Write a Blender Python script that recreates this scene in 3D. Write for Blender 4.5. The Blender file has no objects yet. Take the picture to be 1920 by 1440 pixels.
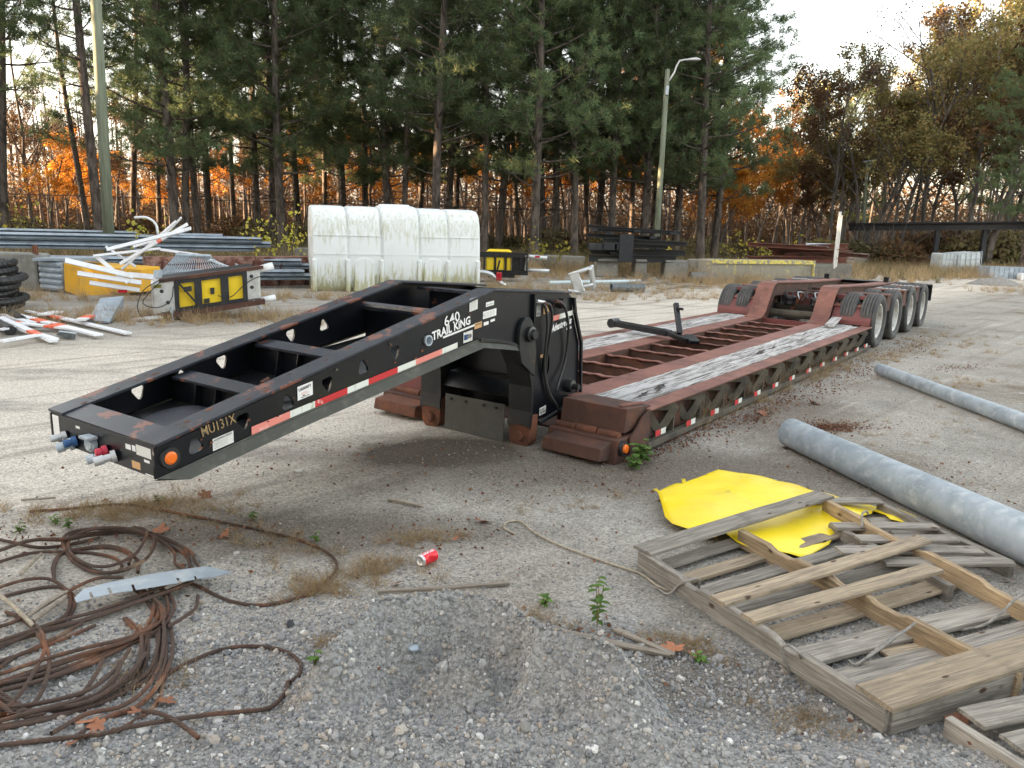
import bpy, bmesh, math, random
import numpy as np
from mathutils import Vector, Matrix, noise as mnoise
from mathutils.geometry import delaunay_2d_cdt
random.seed(5); rng = np.random.default_rng(5)
S = bpy.context.scene; C = S.collection
R = math.radians
# ---------------------------------------------------------------- camera, sky, sun, exposure
CAM_H, FPX, PITCH, ROLL = 1.7, 1442.0, R(11.9), R(1.67)
cam = bpy.data.objects.new('camera', bpy.data.cameras.new('camera')); C.objects.link(cam)
cam.data.sensor_width = 36; cam.data.lens = 36 * FPX / 1920; cam.data.clip_end = 3000; cam.data.clip_start = .05
cam.matrix_world = Matrix.Translation((0, 0, CAM_H)) @ Matrix.Rotation(R(90) - PITCH, 4, 'X') @ Matrix.Rotation(ROLL, 4, 'Z')
S.camera = cam
SUN_EL, SUN_AZ = R(7), R(-97)          # azimuth clockwise from +Y (camera's heading): low on the left
w = bpy.data.worlds.new('World'); S.world = w; w.use_nodes = True
wn = w.node_tree; wn.nodes.clear()
sky = wn.nodes.new('ShaderNodeTexSky'); sky.sky_type = 'NISHITA'; sky.sun_disc = False
sky.sun_elevation = SUN_EL; sky.sun_rotation = SUN_AZ; sky.air_density = 1.0; sky.dust_density = 3.0; sky.ozone_density = 1.0
hs = wn.nodes.new('ShaderNodeHueSaturation'); hs.inputs['Saturation'].default_value = .40
bg = wn.nodes.new('ShaderNodeBackground'); bg.inputs['Strength'].default_value = .15
wo = wn.nodes.new('ShaderNodeOutputWorld')
wn.links.new(sky.outputs[0], hs.inputs['Color']); wb = wn.nodes.new('ShaderNodeVectorMath'); wb.operation = 'MULTIPLY'; wb.inputs[1].default_value = (1.04, 1.0, .955); wn.links.new(hs.outputs[0], wb.inputs[0]); wn.links.new(wb.outputs[0], bg.inputs['Color']); wn.links.new(bg.outputs[0], wo.inputs['Surface'])
sl = bpy.data.lights.new('sun', 'SUN'); sl.energy = 4.6; sl.angle = R(.5); sl.color = (1, .66, .38)
sun = bpy.data.objects.new('sun', sl); C.objects.link(sun)
sd = Vector((math.sin(SUN_AZ) * math.cos(SUN_EL), math.cos(SUN_AZ) * math.cos(SUN_EL), math.sin(SUN_EL)))
sun.rotation_euler = sd.to_track_quat('Z', 'Y').to_euler()
S.view_settings.view_transform = 'Standard'; S.view_settings.look = 'None'; S.view_settings.gamma = 1
S.view_settings.use_curve_mapping = False; S.view_settings.exposure = 3.1
S.cycles.max_bounces = 6; S.cycles.transparent_max_bounces = 12

# ---------------------------------------------------------------- pixel of the photograph -> point of the place
_f = Vector((0, math.cos(PITCH), -math.sin(PITCH))); _r = Vector((1, 0, 0)); _u = _r.cross(_f)
_r2 = math.cos(ROLL) * _r + math.sin(ROLL) * _u; _u2 = -math.sin(ROLL) * _r + math.cos(ROLL) * _u
def ray(x, y): return _f + (x - 960) / FPX * _r2 - (y - 720) / FPX * _u2
def at(x, y, z=0.0):
    d = ray(x, y); return Vector((0, 0, CAM_H)) + d * ((z - CAM_H) / d.z)
def aty(x, y, Y):
    d = ray(x, y); return Vector((0, 0, CAM_H)) + d * (Y / d.y)
# ---------------------------------------------------------------- mesh helpers
def tag(o, label=None, cat=None, group=None, kind=None):
    if label: o['label'] = label
    if cat: o['category'] = cat
    if group: o['group'] = group
    if kind: o['kind'] = kind
    return o
def link(o, parent=None, mat=None):
    C.objects.link(o)
    if parent: o.parent = parent
    if mat is not None and o.data is not None and not o.data.materials: o.data.materials.append(mat)
    return o
def empty(name, loc=(0, 0, 0), rz=0.0):
    o = bpy.data.objects.new(name, None); o.location = loc; o.rotation_euler = (0, 0, rz); o.empty_display_size = .2; C.objects.link(o); return o
def npmesh(name, V, F, smooth=False):
    V = np.asarray(V, dtype=np.float32).reshape(-1, 3); F = np.asarray(F, dtype=np.int32)
    m = bpy.data.meshes.new(name); k = F.shape[1]
    m.vertices.add(len(V)); m.vertices.foreach_set('co', V.ravel())
    m.loops.add(F.size); m.loops.foreach_set('vertex_index', F.ravel())
    m.polygons.add(len(F)); m.polygons.foreach_set('loop_start', np.arange(0, F.size, k, dtype=np.int32))
    m.update(calc_edges=True)
    if smooth: m.polygons.foreach_set('use_smooth', np.ones(len(F), dtype=bool))
    return m
class MB:
    def __init__(s): s.v = []; s.f = []
    def add(s, vs, fs):
        n = len(s.v); s.v += [tuple(p) for p in vs]; s.f += [tuple(i + n for i in f) for f in fs]; return s
    def box(s, lo, hi):
        (a, b, c), (d, e, f) = lo, hi
        return s.add([(a,b,c),(d,b,c),(d,e,c),(a,e,c),(a,b,f),(d,b,f),(d,e,f),(a,e,f)], [(0,3,2,1),(4,5,6,7),(0,1,5,4),(1,2,6,5),(2,3,7,6),(3,0,4,7)])
    def bar(s, p, q, w, h, up=(0, 0, 1), wob=0):       # box from p to q, w across, h along up (centred)
        p, q, up = Vector(p), Vector(q), Vector(up); d = (q - p).normalized(); sx = d.cross(up).normalized(); u = sx.cross(d).normalized()
        vs = []
        for e in (p, q):
            for a, b in ((-1, -1), (1, -1), (1, 1), (-1, 1)):
                vs.append(e + sx * (a * w / 2) + u * (b * h / 2) + d * random.uniform(-wob, wob))
        return s.add(vs, [(3,2,1,0),(4,5,6,7),(0,1,5,4),(1,2,6,5),(2,3,7,6),(3,0,4,7)])
    def tube(s, pts, r, n=8, cap=True):
        pts = [Vector(p) for p in pts]; rs = r if isinstance(r, (list, tuple)) else [r] * len(pts)
        rings = []; up = None
        for i, p in enumerate(pts):
            d = (pts[min(i + 1, len(pts) - 1)] - pts[max(i - 1, 0)]).normalized()
            if up is None: up = Vector((0, 0, 1)) if abs(d.z) < .9 else Vector((1, 0, 0))
            a = d.cross(up)
            if a.length < 1e-4: a = d.cross(Vector((0, 1, .1)))
            a.normalize(); b = d.cross(a).normalized(); up = -b if False else a.cross(d)
            rings.append([p + (a * math.cos(t) + b * math.sin(t)) * rs[i] for t in (k * 2 * math.pi / n for k in range(n))])
        vs = [q for g in rings for q in g]; fs = []
        for i in range(len(pts) - 1):
            for k in range(n): fs.append((i*n+k, i*n+(k+1)%n, (i+1)*n+(k+1)%n, (i+1)*n+k))
        if cap: fs.append(tuple(range(n))[::-1]); fs.append(tuple((len(pts)-1)*n+k for k in range(n)))
        return s.add(vs, fs)
    def prism(s, poly, lo, hi, ax='y'):                # poly in (x,z) extruded along y, (y,z) along x or (x,y) along z
        n = len(poly)
        f = {'y': lambda a, b, t: (a, t, b), 'x': lambda a, b, t: (t, a, b), 'z': lambda a, b, t: (a, b, t)}[ax]
        vs = [f(a, b, lo) for a, b in poly] + [f(a, b, hi) for a, b in poly]
        return s.add(vs, [tuple(range(n)), tuple(range(2*n-1, n-1, -1))] + [(i, i+n, (i+1)%n+n, (i+1)%n) for i in range(n)])
    def sweep(s, path, y0, y1, t):                     # plate following a path in (x,z)
        up = []; P = [Vector((a, b)) for a, b in path]
        for i in range(len(P)):
            d = (P[min(i+1, len(P)-1)] - P[max(i-1, 0)]).normalized(); nrm = Vector((-d.y, d.x)); up.append(P[i] - nrm * t)
        for i in range(len(P) - 1):
            s.prism([tuple(P[i]), tuple(P[i+1]), tuple(up[i+1]), tuple(up[i])], y0, y1)
        return s
    def lathe(s, prof, n=32, c=(0, 0, 0), ax='y'):      # prof: (radius, along)
        c = Vector(c); vs = []
        for r, a in prof:
            for k in range(n):
                t = 2 * math.pi * k / n; x, z = r * math.cos(t), r * math.sin(t)
                vs.append(c + (Vector((x, a, z)) if ax == 'y' else Vector((x, z, a)) if ax == 'z' else Vector((a, x, z))))
        m = len(prof); fs = [(i*n+k, i*n+(k+1)%n, (i+1)*n+(k+1)%n, (i+1)*n+k) for i in range(m-1) for k in range(n)]
        return s.add(vs, fs)
    def build(s, name, mat, parent=None, bevel=0.0, smooth=False, loc=None, rz=0.0, M=None):
        m = bpy.data.meshes.new(name); m.from_pydata(s.v, [], s.f); m.update()
        b = bmesh.new(); b.from_mesh(m); bmesh.ops.recalc_face_normals(b, faces=b.faces); b.to_mesh(m); b.free()
        if M is not None: m.transform(M)
        m.materials.append(mat)
        if smooth:
            for p in m.polygons: p.use_smooth = True
        o = bpy.data.objects.new(name, m); link(o, parent)
        if loc is not None: o.location = loc
        if rz: o.rotation_euler = (0, 0, rz)
        if bevel:
            bv = o.modifiers.new('bevel', 'BEVEL'); bv.width = bevel; bv.segments = 1; bv.limit_method = 'ANGLE'; bv.angle_limit = R(40)
        return o
def boxo(name, lo, hi, mat, parent=None, bevel=0.0, **k): return MB().box(lo, hi).build(name, mat, parent, bevel, **k)
def curve_mesh(cu):
    o = bpy.data.objects.new('tmp', cu); C.objects.link(o); bpy.context.view_layer.update()
    m = bpy.data.meshes.new_from_object(o.evaluated_get(bpy.context.evaluated_depsgraph_get())); bpy.data.objects.remove(o); return m
def plate(name, outline, holes, t, mat, parent=None, M=None, y=0.0):   # outline in (x,z), thickness t centred on y
    cu = bpy.data.curves.new('c', 'CURVE'); cu.dimensions = '2D'; cu.fill_mode = 'BOTH'; cu.extrude = t / 2
    for poly in [outline] + holes:
        sp = cu.splines.new('POLY'); sp.points.add(len(poly) - 1)
        for i, (a, b) in enumerate(poly): sp.points[i].co = (a, b, 0, 1)
        sp.use_cyclic_u = True
    m = curve_mesh(cu); m.transform(Matrix.Translation((0, y, 0)) @ Matrix.Rotation(R(90), 4, 'X'))
    if M is not None: m.transform(M)
    m.materials.clear(); m.materials.append(mat); o = bpy.data.objects.new(name, m); link(o, parent); return o
def text(body, x, z, h, mat, parent, y=0.0, wdt=None, rot=0.0, shear=0.0, name='lettering', bold=0.0, M=None):
    cu = bpy.data.curves.new('t', 'FONT'); cu.body = body; cu.size = 1; cu.shear = shear; cu.extrude = .0; cu.offset = bold; cu.resolution_u = 2
    m = curve_mesh(cu)
    co = np.array([v.co[:] for v in m.vertices]);
    lo, hi = co.min(0), co.max(0); sy = h / (hi[1] - lo[1]); sx = (wdt / (hi[0] - lo[0])) if wdt else sy
    m.transform(Matrix.Translation((x, y, z)) @ Matrix.Rotation(-rot, 4, 'Y') @ Matrix.Rotation(R(90), 4, 'X') @ Matrix.Diagonal((sx, sy, 1, 1)) @ Matrix.Translation((-lo[0], -lo[1], 0)))
    if M is not None: m.transform(M)
    m.materials.clear(); m.materials.append(mat); o = bpy.data.objects.new(name, m); link(o, parent); return o
def dup(o, parent=None, loc=None, rz=None):
    c = o.copy(); C.objects.link(c); c.parent = parent
    if loc is not None: c.location = loc
    if rz is not None: c.rotation_euler = (0, 0, rz)
    for ch in list(o.children): dup(ch, c)
    return c
def smoothpath(pts, step=.02):
    P = [Vector(p) for p in pts]; P = [P[0]*2-P[1]] + P + [P[-1]*2-P[-2]]; out = []
    for i in range(1, len(P) - 2):
        a, b, c, d = P[i-1:i+3]; n = max(2, int((c - b).length / step))
        for k in range(n):
            t = k / n; out.append(.5 * ((2*b) + (c-a)*t + (2*a-5*b+4*c-d)*t*t + (3*b-a-3*c+d)*t**3))
    out.append(P[-2]); return out
# ---------------------------------------------------------------- materials
def nm(name):
    m = bpy.data.materials.new(name); m.use_nodes = True; nt = m.node_tree; p = nt.nodes['Principled BSDF']; return m, nt, p
def N(nt, typ, **k):
    n = nt.nodes.new(typ)
    for a, b in k.items():
        if a in n.inputs.keys(): n.inputs[a].default_value = b
        else: setattr(n, a, b)
    return n
def mix(nt, fac, a, b, mode='MIX'):
    n = nt.nodes.new('ShaderNodeMix'); n.data_type = 'RGBA'; n.blend_type = mode
    for s, v in ((0, fac), (6, a), (7, b)):
        if hasattr(v, 'links') or hasattr(v, 'is_linked'): nt.links.new(v, n.inputs[s])
        else: n.inputs[s].default_value = v if s == 0 else (*v[:3], 1)
    return n.outputs[2]
def mrange(nt, src, lo, hi, a=0.0, b=1.0):
    n = nt.nodes.new('ShaderNodeMapRange'); nt.links.new(src, n.inputs[0]); n.inputs[1].default_value = lo; n.inputs[2].default_value = hi; n.inputs[3].default_value = a; n.inputs[4].default_value = b; return n.outputs[0]
def coords(nt, world=False, scale=(1, 1, 1), rand=False):
    if world: src = N(nt, 'ShaderNodeNewGeometry').outputs['Position']
    else: src = N(nt, 'ShaderNodeTexCoord').outputs['Object']
    if rand:
        oi = N(nt, 'ShaderNodeObjectInfo'); v = N(nt, 'ShaderNodeVectorMath', operation='SCALE'); v.inputs[0].default_value = (37, 51, 23); nt.links.new(oi.outputs['Random'], v.inputs['Scale'])
        a = N(nt, 'ShaderNodeVectorMath', operation='ADD'); nt.links.new(src, a.inputs[0]); nt.links.new(v.outputs[0], a.inputs[1]); src = a.outputs[0]
    mp = N(nt, 'ShaderNodeMapping'); mp.inputs['Scale'].default_value = scale; nt.links.new(src, mp.inputs[0]); return mp.outputs[0]
def nz(nt, vec, scale, detail=4, rough=.6, dist=0.0):
    n = N(nt, 'ShaderNodeTexNoise', Scale=scale, Detail=detail, Roughness=rough, Distortion=dist); nt.links.new(vec, n.inputs['Vector']); return n.outputs['Fac']
def bump(nt, p, src, strength, dist):
    b = N(nt, 'ShaderNodeBump', Strength=strength, Distance=dist); nt.links.new(src, b.inputs['Height'])
    if p.inputs['Normal'].is_linked: nt.links.new(p.inputs['Normal'].links[0].from_socket, b.inputs['Normal'])
    nt.links.new(b.outputs[0], p.inputs['Normal'])
def surf(name, base, rough=.6, metal=0.0, layers=(), bmp=(60, .15, .002), world=False, rand=False, vary=0.0, spec=.5):
    """layers: (colour, noise scale, lo, hi, (sx,sy,sz))"""
    m, nt, p = nm(name); col = (*base, 1); p.inputs['Roughness'].default_value = rough; p.inputs['Metallic'].default_value = metal; p.inputs['Specular IOR Level'].default_value = spec
    cur = None
    for i, L in enumerate(layers):
        c, sc, lo, hi = L[:4]; st = L[4] if len(L) > 4 else (1, 1, 1)
        v = coords(nt, world, st, rand); f = mrange(nt, nz(nt, v, sc, 6, .65), lo, hi)
        cur = mix(nt, f, cur if cur is not None else base, c)
    if vary:
        oi = N(nt, 'ShaderNodeObjectInfo'); f = mrange(nt, oi.outputs['Random'], 0, 1, 1 - vary, 1 + vary)
        h = N(nt, 'ShaderNodeHueSaturation'); nt.links.new(f, h.inputs['Value'])
        if cur is not None: nt.links.new(cur, h.inputs['Color'])
        else: h.inputs['Color'].default_value = col
        cur = h.outputs[0]
    if cur is not None: nt.links.new(cur, p.inputs['Base Color'])
    else: p.inputs['Base Color'].default_value = col
    if bmp: bump(nt, p, nz(nt, coords(nt, world), bmp[0], 5, .7), bmp[1], bmp[2])
    return m
RUST = (.16, .06, .028); RUSTD = (.07, .03, .018)
M = {}
M['black'] = surf('black_paint', (.0035, .0045, .0075), .30, 0, [((.012, .013, .013), 6, .5, .75), ((.10, .035, .018), 4.2, .66, .72), ((.030, .028, .022), 1.7, .6, .85)], (40, .12, .002), rand=True)
M['blacktop'] = surf('black_paint_worn', (.010, .013, .021), .38, 0, [((.028, .033, .042), 9, .45, .75), ((.17, .06, .035), 4.6, .575, .605), ((.07, .06, .055), 30, .66, .74), ((.006, .007, .010), 2, .6, .75)], (40, .12, .002), rand=True)
M['olive'] = surf('dusty_black', (.060, .062, .048), .7, 0, [((.045, .045, .038), 4, .45, .7), ((.12, .115, .09), 14, .5, .8)], rand=True)
M['legblack'] = surf('oily_black', (.009, .011, .013), .38, 0, [((.035, .033, .022), 4, .48, .75), ((.09, .045, .018), 7, .62, .75)], (30, .3, .003), rand=True)
M['rustpin'] = surf('rusty_steel', (.15, .055, .028), .85, 0, [((.05, .026, .018), 5, .45, .68), ((.28, .10, .03), 3.5, .58, .75), ((.10, .085, .065), 9, .64, .8)], (50, .5, .003))
M['rustdark'] = surf('dark_rust', (.070, .032, .022), .85, 0, [((.14, .052, .026), 4, .5, .7), ((.028, .018, .014), 3, .52, .72), ((.10, .08, .06), 11, .62, .8)], (50, .4, .003), rand=True)
M['red'] = surf('faded_red_paint', (.215, .088, .062), .65, 0, [((.11, .042, .032), 3, .42, .68), ((.27, .13, .105), 7, .55, .75), ((.05, .028, .022), 12, .64, .74), ((.22, .17, .14), 5, .66, .8)], (45, .25, .002), rand=True)
M['redside'] = surf('red_primer', (.15, .035, .03), .6, 0, [((.09, .03, .025), 3, .45, .7), ((.26, .12, .10), 7, .62, .8)], (45, .25, .002), rand=True)
M['mud'] = surf('mud_steel', (.10, .085, .062), .8, 0, [((.035, .03, .025), 4, .45, .65), ((.13, .12, .09), 10, .6, .8)], (50, .4, .003), rand=True)
M['flap'] = surf('mud_flap_rubber', (.085, .086, .080), .6, 0, [((.045, .045, .042), 3, .4, .7), ((.13, .11, .075), 5, .56, .8)])
M['rubber'] = surf('tyre_rubber', (.055, .055, .055), .8, 0, [((.12, .115, .105), 6, .45, .8)], (80, .2, .002), rand=True)
M['blackrubber'] = surf('black_rubber', (.015, .015, .016), .5, 0, [], None)
M['rim'] = surf('dusty_aluminium', (.50, .49, .46), .5, .35, [((.28, .26, .23), 8, .45, .75)], (30, .1, .002), rand=True)
M['galv'] = surf('galvanized_steel', (.42, .48, .53), .5, .25, [((.27, .32, .36), 5, .4, .65), ((.56, .60, .62), 13, .5, .68), ((.22, .20, .16), 2, .68, .8)], (20, .1, .002), rand=True)
M['galvblue'] = surf('galvanized_rail', (.38, .44, .50), .45, .25, [((.20, .24, .28), 4, .4, .7), ((.45, .48, .5), 20, .6, .8)], (20, .1, .002), rand=True)
M['alu'] = surf('aluminium', (.55, .56, .56), .4, .6, [((.35, .35, .34), 6, .5, .75)], (20, .1, .002), rand=True)
M['chrome'] = surf('steel_bright', (.62, .63, .62), .25, .9, [], None)
M['white'] = surf('white_paint', (.72, .73, .74), .5, 0, [((.5, .48, .42), 6, .55, .8)], (30, .1, .002), rand=True)
M['sticker'] = surf('sticker', (.68, .68, .64), .5, 0, [((.45, .43, .38), 25, .55, .8)], None, rand=True)
M['letter'] = surf('white_vinyl', (.8, .8, .78), .5, 0, [], None)
M['ink'] = surf('black_print', (.02, .02, .022), .6, 0, [], None)
M['rotten'] = surf('rotten_wood', (.03, .024, .02), .95, 0, [((.10, .08, .06), 30, .5, .7)])
M['stencil'] = surf('tan_stencil', (.36, .24, .11), .7, 0, [((.12, .09, .05), 60, .5, .65)], None)
M['tapered'] = surf('red_reflective', (.55, .03, .035), .4, 0, [((.75, .45, .4), 22, .62, .72)], None, rand=True)
M['tapefade'] = surf('faded_red_reflective', (.72, .24, .19), .5, 0, [((.8, .45, .4), 14, .55, .7)], None, rand=True)
M['tapewhite'] = surf('white_reflective', (.72, .74, .68), .4, 0, [((.45, .48, .38), 40, .55, .7, (1, 1, .2))], None, rand=True)
M['amber'] = surf('amber_lens', (.85, .17, .02), .25, 0, [], None)
M['orangesticker'] = surf('orange_sticker', (.62, .36, .16), .6, 0, [((.4, .3, .2), 60, .5, .7)], None)
M['bluegl'] = surf('blue_cap', (.03, .10, .25), .5); M['redgl'] = surf('red_cap', (.5, .03, .06), .5)
M['lightred'] = surf('red_lamp', (.45, .01, .03), .2)
M['yellow'] = surf('yellow_plastic', (.85, .60, .015), .4, 0, [((.55, .42, .08), 4, .6, .8), ((.2, .17, .08), 9, .68, .8)], (10, .1, .004), rand=True)
M['sheet'] = surf('yellow_sheet', (.90, .68, .012), .38, 0, [((.80, .60, .03), 3, .45, .7), ((.60, .47, .07), 6, .60, .80), ((.25, .22, .14), 4, .66, .76), ((.42, .38, .2), 40, .66, .74)], (5, .35, .02))
M['orangebox'] = surf('orange_yellow_paint', (.75, .40, .03), .5, 0, [((.5, .3, .08), 3, .5, .8)], rand=True)
M['yflake'] = surf('yellow_flakes', (.26, .24, .19), .9, 0, [((.60, .50, .12), 8, .45, .50)])
M['concrete'] = surf('concrete', (.24, .235, .21), .9, 0, [((.14, .135, .12), 2, .45, .75), ((.33, .32, .29), 7, .5, .8)], (30, .4, .004), rand=True)
M['concdark'] = surf('dark_concrete', (.13, .12, .10), .9, 0, [((.08, .07, .06), 2, .45, .75), ((.2, .19, .16), 7, .5, .8)], (30, .4, .004), rand=True)
M['ytop'] = surf('yellow_flaked_paint', (.25, .235, .19), .9, 0, [((.50, .42, .14), 7, .60, .64), ((.15, .14, .11), 2, .5, .75)], (30, .4, .004))
M['beamblack'] = surf('black_beams', (.012, .014, .018), .45, 0, [((.04, .04, .042), 4, .5, .8)], rand=True)
M['beamrust'] = surf('rust_beams', (.17, .06, .04), .8, 0, [((.05, .03, .025), 2, .45, .7), ((.2, .1, .07), 7, .6, .8)], rand=True, vary=.2)
M['rustwhite'] = surf('flaking_rust_beam', (.30, .17, .13), .8, 0, [((.13, .045, .03), 5, .42, .56), ((.42, .38, .36), 12, .62, .7)], (30, .4, .004), rand=True)
M['fiber'] = surf('white_board', (.74, .75, .77), .5, 0, [((.45, .44, .4), 5, .6, .85)], None, rand=True, vary=.08)
M['orangepaint'] = surf('orange_stripe', (.75, .13, .05), .55, 0, [((.75, .55, .5), 14, .58, .7)], None, rand=True)
M['rope'] = surf('pale_rope', (.42, .36, .27), .9, 0, [((.25, .21, .16), 40, .45, .7)], (300, .6, .003))
M['ropegrey'] = surf('grey_rope', (.30, .28, .25), .9, 0, [((.15, .14, .12), 40, .45, .7)], (300, .6, .003))
M['cable'] = surf('rusty_wire_rope', (.080, .050, .037), .85, 0, [((.20, .08, .038), 3.5, .50, .64), ((.24, .18, .12), 7, .58, .72), ((.035, .025, .02), 30, .55, .7)], (200, .3, .002))
M['canred'] = surf('can_red', (.70, .015, .03), .3, .2, [], None)
M['canalu'] = surf('can_metal', (.75, .75, .75), .3, .8, [], None)
M['mesh'] = surf('wire_mesh', (.15, .18, .20), .6, .3, [((.07, .09, .10), 30, .45, .6)], rand=True)
M['treated'] = surf('treated_pole', (.21, .23, .165), .85, 0, [((.10, .12, .08), 10, .4, .7, (1, 1, .08)), ((.24, .24, .17), 20, .55, .8, (1, 1, .05))], (40, .3, .004))
M['bark'] = surf('pine_bark', (.135, .11, .09), .95, 0, [((.045, .034, .028), 7, .42, .6, (1, 1, .3)), ((.19, .17, .15), 12, .6, .8, (1, 1, .4))], (14, .9, .03), rand=True, vary=.25)
M['barkgrey'] = surf('grey_bark', (.13, .115, .10), .95, 0, [((.06, .05, .045), 6, .42, .65, (1, 1, .2))], (18, .7, .02), rand=True, vary=.25)
M['rock'] = surf('pale_stone', (.5, .49, .46), .9)
def plankmat(name, base, dark, light, dust=None, vary=.25):
    m, nt, p = nm(name); p.inputs['Roughness'].default_value = .85
    v = coords(nt, False, (1.2, 22, 22), True); v5 = coords(nt, False, (1.6, 26, 26), True); v2 = coords(nt, False, (1, 1, 1), True); v3 = coords(nt, False, (3, 90, 90), True)
    c = mix(nt, mrange(nt, nz(nt, v, 2.2, 8, .7, .6), .36, .64), base, dark)
    c = mix(nt, mrange(nt, nz(nt, v3, 1.5, 4, .6), .5, .75), c, light)
    c = mix(nt, mrange(nt, nz(nt, v2, 5, 5, .6), .55, .75), c, dark)
    vo = N(nt, 'ShaderNodeTexVoronoi', Scale=1.0); nt.links.new(coords(nt, False, (5, 14, 9), True), vo.inputs['Vector'])
    c = mix(nt, mrange(nt, vo.outputs['Distance'], .13, .07), c, (.06, .03, .015))
    if dust: c = mix(nt, mrange(nt, nz(nt, v5, 1.3, 7, .75, .4), .44, .53), c, dust)
    oi = N(nt, 'ShaderNodeObjectInfo'); h = N(nt, 'ShaderNodeHueSaturation'); nt.links.new(c, h.inputs['Color']); nt.links.new(mrange(nt, oi.outputs['Random'], 0, 1, 1 - vary, 1 + vary), h.inputs['Value'])
    nt.links.new(h.outputs[0], p.inputs['Base Color']); bump(nt, p, nz(nt, v, 2.2, 8, .75, .6), .7, .006); return m
M['palletwood'] = plankmat('pallet_wood', (.37, .29, .19), (.17, .135, .10), (.48, .39, .28))
M['palletgrey'] = plankmat('weathered_pallet_wood', (.29, .26, .215), (.12, .105, .09), (.39, .36, .31))
M['palletnew'] = plankmat('fresh_pallet_wood', (.40, .29, .165), (.17, .12, .075), (.50, .38, .23), vary=.12)
M['deckwood'] = plankmat('grey_deck_wood', (.24, .22, .20), (.075, .065, .06), (.38, .36, .34), (.47, .46, .45), vary=.14)
M['stick'] = plankmat('stick_wood', (.34, .29, .23), (.16, .13, .1), (.45, .4, .33))
def leafmat(name, cols, trans=.35, rough=.6, spread=.35):
    m, nt, p = nm(name); g = N(nt, 'ShaderNodeNewGeometry'); r = N(nt, 'ShaderNodeValToRGB'); nt.links.new(g.outputs['Random Per Island'], r.inputs[0])
    e = r.color_ramp.elements; e[0].color = (*cols[0], 1); e[1].color = (*cols[-1], 1); e[0].position = 0; e[1].position = 1
    for i, c in enumerate(cols[1:-1]): x = e.new((i + 1) / (len(cols) - 1)); x.color = (*c, 1)
    oi = N(nt, 'ShaderNodeObjectInfo'); h = N(nt, 'ShaderNodeHueSaturation'); nt.links.new(r.outputs[0], h.inputs['Color']); nt.links.new(mrange(nt, oi.outputs['Random'], 0, 1, 1 - spread, 1 + spread), h.inputs['Value'])
    p.inputs['Roughness'].default_value = rough; p.inputs['Specular IOR Level'].default_value = .2; nt.links.new(h.outputs[0], p.inputs['Base Color'])
    t = N(nt, 'ShaderNodeBsdfTranslucent'); nt.links.new(h.outputs[0], t.inputs['Color']); mx = N(nt, 'ShaderNodeMixShader'); mx.inputs[0].default_value = trans
    nt.links.new(p.outputs[0], mx.inputs[1]); nt.links.new(t.outputs[0], mx.inputs[2]); nt.links.new(mx.outputs[0], nt.nodes['Material Output'].inputs[0]); return m
M['needle'] = leafmat('pine_needles', [(.065, .105, .055), (.10, .15, .07), (.12, .165, .08), (.18, .18, .07)], .4)
M['lorange'] = leafmat('orange_leaves', [(.50, .14, .02), (.60, .26, .03), (.28, .09, .025), (.66, .40, .05), (.20, .08, .03)], .5)
M['lbrown'] = leafmat('brown_leaves', [(.11, .065, .035), (.17, .09, .04), (.07, .05, .03), (.20, .12, .05)], .35)
M['lgreen'] = leafmat('green_brown_leaves', [(.20, .20, .075), (.27, .23, .08), (.28, .19, .08), (.15, .16, .065)], .35)
M['lyellow'] = leafmat('yellow_leaves', [(.5, .38, .05), (.32, .34, .05), (.55, .45, .1)], .45)
M['lfresh'] = leafmat('fresh_green_leaves', [(.10, .20, .04), (.16, .27, .06), (.08, .15, .04)], .4, spread=.15)
M['straw'] = leafmat('dry_grass', [(.46, .34, .19), (.34, .24, .13), (.55, .43, .26), (.24, .16, .10)], .4, .8)
M['weed'] = leafmat('brown_green_weeds', [(.14, .12, .05), (.20, .15, .08), (.12, .13, .05), (.26, .2, .12)], .3, .8)
M['litter'] = leafmat('leaf_litter', [(.16, .07, .04), (.24, .11, .06), (.10, .05, .035), (.33, .17, .10)], .2, .8)
M['leafbrown'] = surf('dry_leaf', (.33, .13, .06), .7, 0, [((.20, .08, .045), 20, .45, .65)], (60, .3, .003), rand=True, vary=.3)
def gravelmat(name):
    m, nt, p = nm(name); oi = N(nt, 'ShaderNodeObjectInfo'); r = N(nt, 'ShaderNodeValToRGB'); nt.links.new(oi.outputs['Random'], r.inputs[0]); e = r.color_ramp.elements
    e[0].color = (.11, .115, .12, 1); e[1].color = (.68, .67, .64, 1)
    for q, c in ((.25, (.21, .215, .22)), (.5, (.28, .275, .27)), (.72, (.36, .355, .34)), (.86, (.34, .28, .22)), (.93, (.40, .36, .31))): x = e.new(q); x.color = (*c, 1)
    p.inputs['Roughness'].default_value = .85; c = mix(nt, mrange(nt, nz(nt, coords(nt, True), 90, 3), .45, .8), r.outputs[0], (.27, .26, .24)); nt.links.new(c, p.inputs['Base Color']); return m
M['gravel'] = gravelmat('crushed_stone')
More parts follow.
